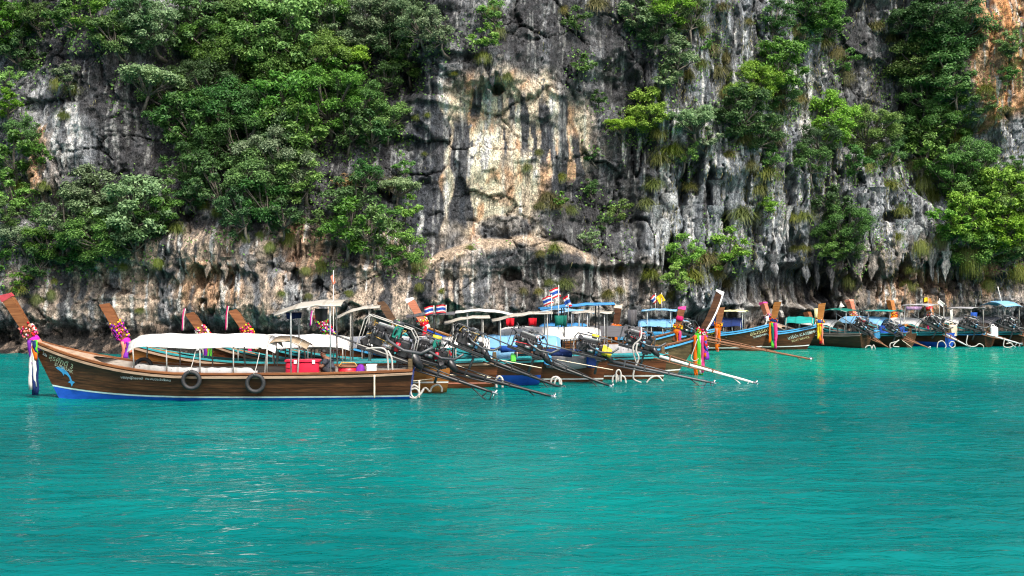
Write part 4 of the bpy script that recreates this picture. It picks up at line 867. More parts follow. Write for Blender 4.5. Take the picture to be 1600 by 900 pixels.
    for k in range(3):
        a_ = 2 * math.pi * k / 3 + .4; d_v = Vector((0, math.cos(a_), math.sin(a_))); t_v = Vector((.45, -math.sin(a_) * .8, math.cos(a_) * .8)); c0 = Vector((-Ls - .08, 0, 0))
        ring = [c0 + d_v * .03 - t_v * .02, c0 + d_v * .10 - t_v * .06, c0 + d_v * .17 - t_v * .035, c0 + d_v * .18, c0 + d_v * .15 + t_v * .06, c0 + d_v * .07 + t_v * .06, c0 + d_v * .03 + t_v * .02]
        pp.add(ring + [p + Vector((.012, 0, 0)) for p in ring], [tuple(range(7)), tuple(range(13, 6, -1))] + [(i, (i + 1) % 7, 7 + (i + 1) % 7, 7 + i) for i in range(7)])
    pp.build('propeller', M_CHROME, root)
    if skeg or Ls > 2:
        sk = MB(); sk.tube([(-Ls + .75, 0, -.03), (-Ls + .28, 0, -.24), (-Ls + .04, 0, -.30)], .02, 5); sk.tube([(-Ls + .28, 0, -.24), (-Ls + .16, 0, -.0)], .018, 5); sk.tube([(-Ls + .02, 0, -.32), (-Ls + .02, 0, 0)], .02, 5); sk.build('skeg', tm, root)
    return root

# ================================================================== garlands, flags, hoses and other gear
def garland(key, label, flowers, wraps, ribbons, z0=0.0, n=46, spread=.34, rib_len=1.2, side_x=.0, name='flower_garland'):
    """wraps: cloth bands round the post; flowers: colours of the blossoms; ribbons: (colour, length, x offset)"""
    Bt = BOATS[key]; M = Bt['M']; base, ax, pr = Bt['base'], Bt['ax'], Bt['pr']; ps = Bt['post']; rg = random.Random(len(key) * 31 + int(base.x * 100))
    org = M @ (base + ax * z0); root = empty(name, org); root.rotation_euler = Bt['root'].rotation_euler; tag(root, label, 'garland', 'garlands tied round the prow posts')
    q0 = base + ax * z0; L_ = lambda p: p - q0                      # boat space -> garland space
    cen = lambda l: base + ax * l + pr * .02 - Vector((.10, 0, 0))
    for i, (c, l) in enumerate(wraps):
        w = MB(); rows = []
        for k in range(5):
            ll = l + .13 * (k / 4 - .5) * 1.6; rr = 1.22 + .16 * math.sin(k / 4 * math.pi) + rg.uniform(-.03, .03); cc = cen(ll); d = ps['d'] * .82 * rr / 2; ww = ps['w'] * rr * 1.25 / 2
            rows.append([L_(cc + pr * d * math.cos(a) + Vector((0, ww * math.sin(a), 0)) + Vector((0, 0, rg.uniform(-.012, .012)))) for a in [2 * math.pi * j / 12 for j in range(12)]])
        w.grid(rows, closed_v=True, cap=True).build('cloth_wrap', M_C[c], root)
    for c in flowers:
        f = MB()
        for k in range(int(2.2 * n) // len(flowers)):
            l = rg.uniform(.0, spread) + .1; a = rg.uniform(0, 2 * math.pi); cc = cen(l); d = ps['d'] * .60 + rg.uniform(0, .03); ww = ps['w'] * .75 + rg.uniform(0, .03)
            f.ball(L_(cc + pr * d * math.cos(a) + Vector((0, ww * math.sin(a), 0))), rg.uniform(.020, .042), 6, 4, .3, rg)
        f.build('blossoms', M_C[c], root)
    for (c, ln, dx) in ribbons:
        r = MB(); w = rg.uniform(.06, .09); yy = Bt['near'] * (ps['w'] * .75 + .05); p = cen(-.02) + Vector((dx + side_x, yy, .02)); rows = []; ph = rg.uniform(0, 6)
        for i in range(9):
            u = i / 8; q = p + Vector((.05 * math.sin(u * 4 + ph) * u + .02 * rg.uniform(-1, 1), Bt['near'] * (.04 * math.sin(u * 5 + ph * 2)), -ln * u)); tw = .5 * math.sin(u * 3 + ph); ww = w * (.8 + .3 * u)
            a_, b_v = L_(q + Vector((ww * math.cos(tw), ww * math.sin(tw), 0))), L_(q - Vector((ww * math.cos(tw), ww * math.sin(tw), 0))); off = Vector((0, Bt['near'] * -.008, 0))
            rows.append([a_, (a_ + b_v) / 2 + Vector((0, Bt['near'] * .03, 0)), b_v, b_v + off, (a_ + b_v) / 2 + Vector((0, Bt['near'] * .022, 0)), a_ + off])
        r.grid(rows, closed_v=True, cap=True).build('ribbon', M_C[c], root)
    return root
def flag(label, px, py, Y, w, h, pole_to, stripes='thai', lean=0.0, tri=False, dirx=-1, ang=0.0):
    top = at(px, py, Y); ft = at(px + lean, pole_to, Y); root = empty('flag', ft); tag(root, label, 'flag', 'small flags flying over the boats')
    d = top - ft; MB().tube([(0, 0, 0), d * .5, d * 1.06], .014, 5).build('flag_pole', M_P['polewhite'], root)
    cols = [('red', 0, 1 / 6), ('white', 1 / 6, 2 / 6), ('blue', 2 / 6, 4 / 6), ('white', 4 / 6, 5 / 6), ('red', 5 / 6, 1)] if stripes == 'thai' else [(stripes, 0, 1)]
    fl = None; ca, sa = math.cos(ang), math.sin(ang)
    for c, a, b_ in cols:
        m = MB(); rows = []
        for v in (a, b_):
            row = []
            for i in range(7):
                u = i / 6; hh = h * (1 - v if not tri else .5 + (.5 - v) * (1 - u * .9)); x_, z_ = dirx * w * u, -h + hh
                row.append(Vector((d.x + x_ * ca - z_ * sa, .05 * math.sin(u * 7 + px) * (.3 + u), d.z + x_ * sa + z_ * ca + .02 * math.sin(u * 5))))
            rows.append(row)
        th = Vector((0, .004, 0)); full = [[p for p in rows[0]] + [p + th for p in reversed(rows[0])], [p for p in rows[1]] + [p + th for p in reversed(rows[1])]]
        m.grid(full, closed_v=True); m.build('stripe' if len(cols) > 1 else 'flag_cloth', M_C[c], root)
    return root
def hose(label, pts, Y, r=.026, mat='hose', group='pale hoses looped at the sterns', name='hose', cat='hose'):
    P = [at(p[0], p[1], (p[2] if len(p) > 2 else Y)) for p in pts]; o = P[0]
    Q = []
    for i in range(len(P) - 1):                # Catmull-Rom
        a, b_, c, d = P[max(i - 1, 0)], P[i], P[i + 1], P[min(i + 2, len(P) - 1)]
        for k in range(5):
            t = k / 5; Q.append(.5 * ((2 * b_) + (c - a) * t + (2 * a - 5 * b_ + 4 * c - d) * t * t + (3 * b_ - a - 3 * c + d) * t ** 3))
    Q.append(P[-1]); e = MB().tube([q - o for q in Q], r * .68, 7).build(name, M_P[mat], None, o)
    tag(e, label, cat, group); return e
def tyre(label, px, py, Y, rad, ropes=True, tilt=0.0):
    c = at(px, py, Y); root = empty('tyre_fender', c, (R(90) + tilt, 0, .05)); tag(root, label, 'tyre', 'tyre fenders on the nearest boat')
    m = MB(); rows = []; r1 = rad * .20
    for i in range(30):
        a = 2 * math.pi * i / 30; rr = []
        for j in range(10):
            b_ = 2 * math.pi * j / 10; rd = rad - r1 + r1 * math.cos(b_) * (1 + (.06 if i % 2 and math.cos(b_) > .6 else 0)); rr.append(Vector((rd * math.cos(a), rd * math.sin(a), r1 * 1.15 * math.sin(b_))))
        rows.append(rr)
    m.grid(rows, closed_u=True, closed_v=True); m.build('tyre', M_P['rubber'], root)
    if ropes: MB().tube([(-.02, rad * .80, .06), (-.03, rad * .98, .12), (.0, rad * 1.25, .04), (.03, rad * 1.7, -.05), (.10, rad * 3.0, -.20)], .014, 5).build('rope', M_P['hose'], root)
    return root
# ================================================================== the boats, nearest first
A = boat('A', 'nearest long brown wooden boat with blue bottom, white arched canopy and two tyres', 40.0, bow_px=50, L=11.95, B=.86, bow=.96, mid=.88, wd='brown', bottom='blue', line='paleline', railm='post', rail2='pale', roll=-5.5, nstrake=5, line_z=.12, line_rise=.26,
         post=dict(len=1.68, lean=60, cap='capred', d=.33, w=.20), canopy=dict(x0=4.2, x1=8.75, ze=1.72, rise=.32, w=.84, nh=4, drop=.2),
         roof=[dict(x0=2.15, x1=4.2, z=2.84, tilt=-.30, mat='offwhite', posts=(2.5, 3.70), w=.80, pole='steel', arch=.14), dict(x0=3.25, x1=4.75, z=1.62, tilt=.0, mat='tan', posts=(3.5, 4.5), w=.55, arch=.28)])
Bb = boat('B', 'boat with bright varnished orange bow deck just behind the nearest boat', 42.0, bow_px=190, L=10.8, yaw=184, bow=.70, mid=.98, wd='orange', line='white', railm='teal', rail2='pale', nstrake=3, deckm='orange', post=dict(len=1.45, lean=62, d=.31, w=.22),
          canopy=dict(x0=3.3, x1=8.3, ze=1.50, rise=.42, mat='white', w=.80), roof=[dict(x0=2.35, x1=3.8, z=2.62, tilt=-.36, mat='offwhite', posts=(2.7, 3.3), pole='pole', w=.7, arch=.12)])
Cc = boat('C', 'red brown boat, third from the camera, with two flags on its stern roof', 43.6, bow_px=320, L=10.0, B=.72, yaw=184, bow=.78, wd='red', line='salmon', railm='teal', rail2='pale', nstrake=3, deckm='orange', line_z=.16, post=dict(len=1.18, lean=57, d=.29, w=.24),
          canopy=dict(x0=3.6, x1=7.4, ze=1.40, rise=.40, w=.74), roof=[dict(x0=1.5, x1=3.15, z=2.50, tilt=-.1, mat='darkgrey', posts=(2.2, 2.9), pole='black', w=.65, arch=.05)])
Dd = boat('D', 'dark boat with blue bottom and pink sash on its prow, fourth from the camera', 45.1, bow_px=388, L=10.4, B=.72, yaw=184, bow=.80, wd='brown', bottom='blue', line='blue', railm='teal', rail2='teal', nstrake=3, deckm='orange', post=dict(len=1.24, lean=57, d=.29, w=.24),
          canopy=dict(x0=1.9, x1=6.3, ze=1.34, rise=.40, w=.74), roof=[dict(x0=1.9, x1=3.5, z=2.28, tilt=-.22, mat='offwhite', posts=(2.15, 3.2), pole='pole', w=.65, arch=.1)])
Ee = boat('E', 'reddish boat with light blue canopy and colourful blossoms on its prow', 46.6, bow_px=515, L=10.1, B=.72, yaw=183, bow=.70, wd='red', line='white', railm='teal', rail2='skyblue', nstrake=3, deckm='orange', line_z=.10, post=dict(len=1.12, lean=58, d=.30, w=.24, mat='post'),
          canopy=dict(x0=1.7, x1=4.9, ze=1.28, rise=.46, w=.76, mat='lightblue'), roof=[dict(x0=2.0, x1=4.2, z=2.38, tilt=-.30, mat='offwhite', posts=(2.2, 3.9), pole='pole', w=.7, arch=.1)])
Ff = boat('F', 'dark red boat with blue flat stern roof and long white canopy', 48.1, bow_px=618, L=10.2, B=.72, yaw=182, bow=1.0, wd='red', line='white', railm='teal', rail2='teal', nstrake=3, line_z=.12, post=dict(len=1.3, lean=58, d=.28, w=.22, mat='dark'),
          canopy=dict(x0=2.5, x1=6.3, ze=1.55, rise=.46, w=.76), roof=[dict(x0=2.0, x1=4.8, z=2.74, tilt=-.20, mat='skyblue', posts=(2.6, 3.9), pole='black', w=.75, arch=.05, sag=.03)])
Gg = boat('G', 'boat with red, white and blue striped bow behind the parked row', 53.6, bow_px=660, L=9.8, B=.72, bow=.90, mid=.95, wd='orange', bottom='navy', line='white', railm='orange', rail2='blue', nstrake=3, post=dict(len=1.38, lean=60, d=.32, w=.24, mat='pink', cap='white'),
          canopy=dict(x0=2.6, x1=5.2, ze=1.45, rise=.35, mat='blue'), roof=[dict(x0=5.8, x1=8.4, z=2.34, tilt=.14, mat='white', posts=(6.2, 7.9), pole='steel', w=.8, arch=.16)])
Hh = boat('H', 'boat pointing right with curved white edged prow and long rainbow ribbons', 50.4, bow_px=1097, L=10.4, B=.76, yaw=-9, bow=.76, mid=.80, wd='olive', line='white', railm='red', rail2='skyblue', nstrake=4, line_z=.10, post=dict(len=1.95, lean=54, curve=.40, d=.32, w=.20, mat='brown', cap='white', edge='white', capf=.3), rake=1.15,
          roof=[dict(x0=5.3, x1=6.9, z=2.45, tilt=.0, mat='offwhite', posts=(5.6, 6.6), pole='steel', w=.7, arch=.04)])
H2 = boat('H2', 'boat with red post and pink sash, pointing right behind the ribboned prow', 56.0, bow_px=1062, L=9.5, B=.72, yaw=-7, bow=.65, mid=.92, wd='olive', line='white', railm='red', rail2='skyblue', nstrake=3, post=dict(len=1.12, lean=78, d=.30, w=.24, mat='red', cap='pink'), canopy=dict(x0=5.2, x1=7.9, ze=1.35, rise=.45, mat='darkgrey', w=.7),
          roof=[dict(x0=4.2, x1=5.8, z=2.35, tilt=0, mat='lightblue', posts=(4.5, 5.5), pole='steel', w=.7, arch=.1)])
H3 = boat('H3', 'boat with white and orange striped bow and brown post, pointing right', 58.6, bow_px=966, L=9.0, B=.72, yaw=-6, bow=.5, mid=.95, wd='orange', line='white', railm='white', rail2='orange', nstrake=2, post=dict(len=1.25, lean=84, d=.32, w=.26, mat='brown', cap='cream'),
          canopy=dict(x0=5.4, x1=7.6, ze=1.45, rise=.4, mat='skyblue', w=.7), roof=[dict(x0=5.5, x1=7.2, z=2.35, tilt=0, mat='lightblue', posts=(5.8, 6.9), pole='steel', w=.7, arch=.14)])
Ii = boat('I', 'brown boat with orange sash, behind the dark rusty propeller tube', 66.0, bow_px=1125, L=9.0, B=.75, yaw=-10, bow=.48, mid=.88, wd='brown', line='white', railm='skyblue', rail2='skyblue', nstrake=3, post=dict(len=1.15, lean=80, d=.34, w=.30, mat='post'), canopy=dict(x0=4.8, x1=7.4, ze=1.45, rise=.4, mat='lightblue', w=.75),
          roof=[dict(x0=5.0, x1=6.8, z=2.25, tilt=0, mat='lightblue', posts=(5.3, 6.5), pole='steel', w=.7, arch=.08)])
Jj = boat('J', 'varnished brown boat with navy canopy and cream stern roof, pointing right', 70.0, bow_px=1211, L=8.6, B=.85, yaw=-16, bow=.64, mid=.90, wd='brown', line='white', railm='skyblue', rail2='skyblue', nstrake=3, line_z=.12, post=dict(len=1.22, lean=77, d=.36, w=.32, mat='orange'), canopy=dict(x0=4.9, x1=6.9, ze=1.35, rise=.48, mat='navy', w=.8),
          roof=[dict(x0=5.6, x1=7.1, z=2.15, tilt=0, mat='cream' if 'cream' in M_C else 'paleyellow', posts=(5.7, 6.9), pole='polewhite', w=.75, arch=.04)])
Kk = boat('K', 'varnished brown boat with teal canopy and orange prow, pointing right', 71.4, bow_px=1284, L=8.6, B=.85, yaw=-16, bow=.56, mid=.88, wd='brown', line='white', railm='skyblue', rail2='skyblue', nstrake=3, line_z=.12, post=dict(len=1.20, lean=83, d=.36, w=.34, mat='orange'), canopy=dict(x0=6.6, x1=8.2, ze=1.50, rise=.36, mat='teal', w=.7, nh=2))
SMALL = dict(B=.72, nstrake=2, line=None, rake=.7)
M1 = boat('M1', 'dark boat with green stern roof, next to the yellow sashed prow', 73.6, stern_px=1354, yaw=126, L=7.6, wd='dark', railm='grey', rail2='grey', bow=.72, mid=.72, post=dict(len=1.25, lean=66, mat='pink', cap='pink', d=.34, w=.3), canopy=dict(x0=2.0, x1=4.6, ze=1.25, rise=.35, mat='white', w=.7, nh=2), roof=[dict(x0=.9, x1=2.9, z=2.08, tilt=0, mat='green', posts=(1.0, 2.7), pole='steel', w=.7, arch=.12)], **SMALL)
M2 = boat('M2', 'dark boat with light blue canopy and thin green stern roof', 73.8, stern_px=1424, yaw=128, L=7.4, wd='dark', railm='teal', rail2='teal', bow=.6, mid=.74, post=dict(len=.7, lean=66, mat='post', d=.36, w=.3), canopy=dict(x0=1.6, x1=4.8, ze=1.35, rise=.42, mat='lightblue', w=.9, nh=3), roof=[dict(x0=.9, x1=2.8, z=2.10, tilt=0, mat='teal', posts=(1.1, 2.6), pole='steel', w=.6, arch=.0)], **SMALL)
M3 = boat('M3', 'boat with salmon prow post and tall pale roof frame at right', 74.2, stern_px=1486, yaw=124, L=7.3, wd='brown', railm='teal', rail2='teal', bow=.78, mid=.76, deckm='orange', post=dict(len=1.28, lean=70, mat='pink', d=.34, w=.32, cap='salmon'), canopy=dict(x0=1.8, x1=4.4, ze=1.30, rise=.38, mat='white', w=.8, nh=2), roof=[dict(x0=.8, x1=3.0, z=2.42, tilt=0, mat='grey', posts=(.95, 2.8), pole='polewhite', w=.7, arch=.04)], bottom='blue', **SMALL)
M4 = boat('M4', 'boat with orange prow post and white canopy near the right edge', 74.4, stern_px=1548, yaw=122, L=7.3, wd='brown', railm='teal', rail2='skyblue', bow=.78, mid=.76, deckm='orange', post=dict(len=1.22, lean=74, mat='orange', d=.34, w=.32), canopy=dict(x0=1.8, x1=4.8, ze=1.35, rise=.38, mat='white', w=.85, nh=3), roof=[dict(x0=.8, x1=2.6, z=2.25, tilt=0, mat='grey', posts=(.95, 2.4), pole='pole', w=.65, arch=.02)], **SMALL)
M5 = boat('M5', 'boat with sky blue stern roof cut by the right picture edge', 74.6, stern_px=1606, yaw=120, L=7.3, wd='brown', railm='teal', rail2='teal', bow=.80, mid=.78, deckm='orange', post=dict(len=1.3, lean=74, mat='orange', d=.34, w=.30), canopy=dict(x0=1.9, x1=4.8, ze=1.35, rise=.38, mat='darkgrey', w=.85, nh=3), roof=[dict(x0=.9, x1=2.8, z=2.35, tilt=.05, mat='lightblue', posts=(1.1, 2.6), pole='pole', w=.75, arch=.28)], **SMALL)

# names painted on the bows
TX = M_P['paleline']; TW = M_P['white']
def name_on(key, s, px, py, size, ang, mat=TX):
    b_ = BOATS[key]; inv = b_['M'].inverted(); Yc_ = (b_['M'] @ Vector((b_['L'] * .85, b_['near'] * .5, .8))).y; q = inv @ at(px, py, Yc_); xdir = -1 if b_['near'] > 0 else 1
    return text_on_hull(b_['h'], b_['hull'], s, q.x, q.z, size, ang, xdir, b_['near'], mat)
name_on('A', 'สุรศักดิ์ 3', 70, 562, .235, R(-22), paint('name_yellowgreen', (.42, .46, .30), .5, .4)); name_on('A', 'SURASAK', 79, 573, .155, R(-22), paint('name_pale_yellow', (.48, .50, .36), .5, .4))
name_on('A', 'กระบี่', 53, 546, .12, R(-28), TW); name_on('A', '236', 60, 556, .11, R(-30), TW)

for wd_, px_, py_ in (('บรรทุกผู้โดยสาร', 190, 590), ('5', 224, 591), ('คน', 230, 591.5), ('คนประจำเรือ', 238, 592), ('1', 259, 593), ('คน', 264, 593.5)): name_on('A', wd_, px_, py_, .105, R(-3), TW)
flat_on_hull(A['h'], A['hull'], [(-.05, .42), (.10, .44), (.22, .40), (.30, .48), (.36, .36), (.52, .20), (.62, .02), (.66, -.16), (.80, -.22), (.70, -.30), (.62, -.44), (.58, -.28), (.46, -.24), (.58, -.16), (.54, -.02), (.44, .10), (.34, .14), (.30, .04), (.24, .18), (.12, .28), (.02, .34)], A['L'] - .86, .70, .72, -1, A['near'], M_P['skyblue'], 'dolphin_emblem')
gold = paint('name_gold', (.62, .56, .30), .5, .2)
name_on('H', 'โชคโบ๊ต', 1014, 551, .34, R(12), TX); name_on('H', 'BOAT', 1030, 557, .15, R(12), TX); name_on('H', '25902', 1051, 538, .12, R(12), gold); name_on('H', '56800', 1052, 543, .12, R(12), gold)
name_on('J', 'สุรีวรรณ์', 1172, 525, .30, R(16), gold); name_on('J', 'SUREEWAN', 1177, 529, .15, R(16), TX)
name_on('K', 'มารีน่า-KASEEM', 1231, 531, .235, R(15), TX); name_on('K', 'BOAT SERVICE', 1237, 535, .15, R(15), gold); name_on('K', '2560 1283', 1262, 522, .13, R(15), TW)
name_on('I', 'ทะเล', 1100, 525, .34, R(12), M_P['yellow'])

# garlands and sashes on the prows
garland('A', 'garland of pink blossoms and purple cloth on the nearest boat prow', ['red', 'salmon', 'white', 'pink'], [('salmon', -.16), ('magenta', -.02), ('purple', -.30)], [('purple', .75, .05), ('orange', .62, -.06), ('limegreen', .50, -.12), ('white', 1.55, .03), ('navy', 1.72, -.10), ('white', 1.45, -.03), ('navy', 1.65, .02)], spread=.42)
garland('B', 'garland of purple blossoms and salmon cloth on the orange decked boat', ['magenta', 'pink', 'purple', 'yellow'], [('salmon', -.14), ('salmon', -.32), ('magenta', -.02)], [('salmon', .6, .05), ('purple', .55, -.1)], spread=.62, n=64)
garland('C', 'garland of red and yellow blossoms on the third prow', ['pink', 'yellow', 'red', 'white'], [('hotpink', -.05)], [('purple', .8, .1), ('orange', .8, 0), ('limegreen', .8, -.1)], spread=.45, n=56)
garland('D', 'pink and yellow blossoms on the fourth prow above the white canopy', ['pink', 'red', 'yellow', 'hotpink'], [('hotpink', -.02)], [('hotpink', .5, 0)], spread=.40, n=52)
garland('E', 'tall bunch of mixed blossoms on prow seen under the stern roof', ['white', 'pink', 'magenta', 'yellow', 'red', 'limegreen', 'blue'], [('red', -.02)], [('red', .4, 0)], spread=.95, n=100)
garland('F', 'yellow and green blossoms on the grey post beside striped bow', ['yellow', 'limegreen', 'white'], [('yellow', -.02)], [('red', .6, .05)], spread=.25, n=24)
garland('G', 'red and white blossoms on the white capped post', ['white', 'red', 'yellow'], [('white', -.06), ('red', .08)], [('red', .5, 0)], spread=.25, n=24)
garland('H', 'pink, green and orange cloth with long rainbow ribbons on curved prow', ['pink', 'limegreen', 'white', 'red'], [('orange', -.26), ('pink', -.12), ('limegreen', .0), ('red', .14)], [('orange', 1.65, -.16), ('orange', 1.6, -.10), ('limegreen', 1.45, -.02), ('limegreen', 1.55, .03), ('white', 1.5, .09), ('pink', 1.45, .15), ('red', .45, .25), ('blue', .62, .27), ('purple', .95, .28), ('orange', .85, .26)], spread=.18, n=30)
garland('H2', 'pink sash hanging down the red post', ['orange', 'yellow'], [('hotpink', .55), ('orange', -.05)], [('pink', .9, .12), ('orange', .5, .02)], spread=.15, n=18)
garland('H3', 'orange cloth tied round the brown post', ['orange', 'salmon'], [('orange', .05), ('orange', .2)], [('orange', .4, .0), ('lightblue', .35, .25)], spread=.22, n=20)
garland('I', 'thick orange cloth knotted on the brown prow', ['orange', 'yellow'], [('orange', .1), ('orange', -.05), ('orange', -.2)], [('orange', 1.1, .0), ('orange', .95, .08), ('salmon', 1.2, -.05)], spread=.2, n=20)
garland('J', 'orange and blue cloth with green and pink ribbons on orange post', ['orange', 'blue', 'red'], [('orange', -.02), ('navy', .12), ('orange', -.18)], [('orange', 1.1, -.14), ('limegreen', 1.35, -.02), ('green', 1.35, .03), ('purple', .9, .08), ('hotpink', 1.35, .14), ('pink', 1.4, .19)], spread=.2, n=20)
garland('K', 'yellow and orange cloth on the orange prow beside the dark hull', ['yellow', 'orange', 'white'], [('yellow', -.02), ('orange', -.16), ('blue', .12)], [('yellow', .85, -.06), ('orange', .95, .03), ('yellow', .7, .06), ('red', 1.1, .12), ('salmon', 1.15, .16)], spread=.2, n=20)
garland('M1', 'white and pink cloth on the salmon prow behind the cream roof', ['white', 'pink', 'blue'], [('white', .0), ('white', .12)], [('white', .6, 0)], spread=.25, n=20)
garland('M3', 'red and white blossoms on the salmon prow left of blue canopy', ['red', 'white', 'yellow'], [('red', .0)], [('white', .4, 0)], spread=.22, n=24)
garland('M4', 'orange blossoms on the orange post above the blue canopy', ['orange', 'red', 'yellow'], [('orange', .0)], [('orange', .3, 0)], spread=.2, n=18)
garland('M5', 'red and white sash on the rightmost orange post', ['red', 'white'], [('red', .6), ('white', .75)], [('hotpink', 1.0, .05)], spread=.1, n=10)
def sash(label, key, c, ln, dx=.0):
    Bt = BOATS[key]; p = Bt['M'] @ (Bt['tip'] + Vector((.12 + dx, 0, .0))); root = empty('sash', p); tag(root, label, 'sash', 'striped sashes hung from prow tips')
    for k, cc in enumerate((c, 'white')):
        rows = []
        for i in range(8):
            u = i / 7; x = -.03 - .10 * u + (.035 * k) - .02 * math.sin(u * 5); rows.append([Vector((x, -.12, .10 - ln * u)), Vector((x + .045, -.13, .10 - ln * u)), Vector((x + .045, -.12, .10 - ln * u)), Vector((x, -.11, .10 - ln * u))])
        MB().grid(rows, closed_v=True, cap=True).build('ribbon', M_C[cc], root)
sash('pink and white sash hanging from the third prow tip', 'C', 'pink', .75); sash('hot pink sash hanging from the fourth prow tip', 'D', 'hotpink', .85); sash('pink sash hanging from the blossomed fifth prow tip', 'E', 'magenta', .55)

# engines
engine('large black engine of the nearest boat with looped steel guard', 40.2, (628, 566), (770, 613), 40.0, scale=1.36, green=True, fwd=1.0, frame='pole')
engine('engine with yellow air cleaner next to the nearest boat engine', 41.2, (690, 574), (862, 619), 40.6, cover=None, air='yellow', scale=1.08, fwd=1.2, green=True)
engine('black engine with bent exhaust in front of the light blue canopy', 43.2, (745, 556), (878, 606), 43.9, scale=.98, fwd=1.6)
engine('rusty black engine left of the dark roof posts', 44.6, (838, 560), (953, 603), 44.6, scale=1.02, fwd=1.6)
engine('engine with bright yellow cover and long steel propeller tube', 45.6, (938, 562), (1112, 598), 45.0, cover='yellow', scale=.95, tail='dark', fwd=1.6, skeg=True)
engine('engine with whitish propeller tube below the painted boat name', 46.8, (1010, 552), (1178, 598), 46.2, scale=.98, tail='white', fwd=1.2)
engine('engine with long rusty tube lying before the orange sashed boat', 58.5, (1080, 526), (1266, 561), 61.0, scale=.9, tail='rust', fwd=.8)
engine('small black engine on the dark boat under the green roof', 73.4, (1352, 522), (1390, 544), 73.0, scale=.95, tail='rust', fwd=.9)
engine('small engine amid blue tarps with tube pointing right', 73.6, (1402, 525), (1450, 543), 73.2, scale=.85, tail='rust', fwd=.9)
engine('silver and black engine with pale tube under the tall roof frame', 74.0, (1466, 517), (1513, 541), 73.8, scale=.95, tail='steel', fwd=.8)
engine('upright black engine before the white canopy at right', 74.2, (1526, 518), (1594, 537), 74.0, scale=.95, tail='steel', fwd=.8)
engine('rightmost engine partly cut by the picture edge', 74.4, (1585, 518), (1650, 540), 74.2, scale=.9, tail='rust', fwd=.8)

# flags
flag('striped flag on the left of two above the dark stern roof', 678, 478, 43.4, .34, .27, 492, dirx=-1, ang=.12); flag('striped flag on the right of two above the dark stern roof', 697, 477, 43.5, .34, .27, 492, dirx=-1, ang=-.05)
flag('highest striped flag on a tall pole by the blue roof', 873, 449, 47.0, .36, .34, 515, dirx=-1, ang=.25); flag('striped flag lower left of the highest flag', 862, 462, 46.2, .36, .28, 500, dirx=-1, ang=.25)
flag('narrow striped flag hanging at the corner of the blue roof', 888, 462, 47.6, .22, .42, 500, dirx=-1, ang=.35)
flag('red and white flag beside the yellow flag', 1024, 460, 57, .30, .30, 492, dirx=-1, ang=.6); flag('small plain yellow flag under the hanging grass', 1034, 459, 57, .30, .34, 492, stripes='yellow', dirx=-1, ang=.5)
flag('small salmon pink flag on a bare pole above the tan mat', 521, 430, 45.0, .12, .30, 560, stripes='salmon', dirx=-1, ang=.3)
flag('small white and red pennant on the green roof', 1314, 472, 73, .30, .34, 488, stripes='white', dirx=-1, ang=.7, tri=True)
flag('small white pennant over the tall pale roof frame', 1468, 468, 74, .22, .40, 500, stripes='white', dirx=-1, ang=.9); flag('tiny yellow flag high on the pale roof frame', 1450, 465, 74.5, .24, .24, 482, stripes='yellow', dirx=-1)
flag('white cloth strip flying left of the upright engine', 1488, 484, 74, .16, .55, 505, stripes='white', dirx=-1, ang=.1)

# hoses, poles and ropes at the sterns
hose('twin pale hose dropping from the nearest engine, left one', [(572, 545, 39.5), (600, 545, 39.4), (606, 565, 39.4), (607, 590, 39.4), (614, 610, 39.5), (632, 622, 39.7)], 39.5, .045); hose('twin pale hose dropping from the nearest engine, right one', [(606, 548, 39.5), (612, 560, 39.4), (614, 585, 39.4), (620, 607, 39.5), (634, 620, 39.7)], 39.5, .045)
hose('white hose looped in two rings at the nearest stern', [(662, 608), (656, 617), (646, 622), (638, 618), (641, 610), (650, 607), (655, 614), (650, 622), (643, 618), (642, 607), (647, 602), (654, 606)], 39.9, .05)
hose('white hose loops beside the second stern', [(655, 618), (664, 606), (672, 612), (675, 605), (684, 601), (690, 606), (690, 612)], 41.6, .05)
hose('grey hose bend above water behind the third stern', [(776, 606), (775, 594), (780, 588), (785, 593), (785, 606)], 43.4, .06); hose('white hose arches at the blue bottomed stern', [(860, 600), (863, 591), (870, 589), (876, 594), (877, 602)], 44.6, .055); hose('second white hose arch at the blue bottomed stern', [(866, 600), (869, 592), (873, 592), (875, 601)], 44.5, .05)
hose('white hose loops under the yellow covered engine', [(957, 598), (958, 589), (964, 586), (966, 596), (969, 587), (976, 590), (978, 599)], 45.4, .05); hose('tall white hose loop under the yellow covered engine', [(963, 598), (963, 582), (967, 578), (970, 583), (970, 597)], 45.3, .045)
hose('pale double hose hanging before the painted boat name, left', [(1002, 512, 46.2), (1001, 528, 46.0), (990, 540, 46.0), (990, 552, 46.0), (994, 566, 46.0)], 46.0, .05); hose('pale double hose hanging before the painted boat name, right', [(996, 536, 45.9), (994, 548, 45.9), (998, 560, 45.9), (991, 578, 45.9), (990, 592, 45.9), (1002, 598, 45.9)], 46.0, .05)
hose('white hose arch on the water beside the skeg', [(1010, 598), (1018, 590), (1028, 588), (1036, 596)], 46.3, .05)
hose('thin rope coil under the ribboned prow', [(1090, 530), (1082, 552), (1080, 560), (1086, 564), (1092, 560)], 50, .025); 
for k, (a_, b_, Yk) in enumerate((((655, 594), (655, 622), 39.9), ((585, 586), (585, 622), 39.1))):
    hose(('pale upright stake at the nearest stern end', 'pale upright stake against the nearest hull')[k], [a_, b_], Yk, .04, 'cream', 'stakes at the sterns', 'stake', 'stake')
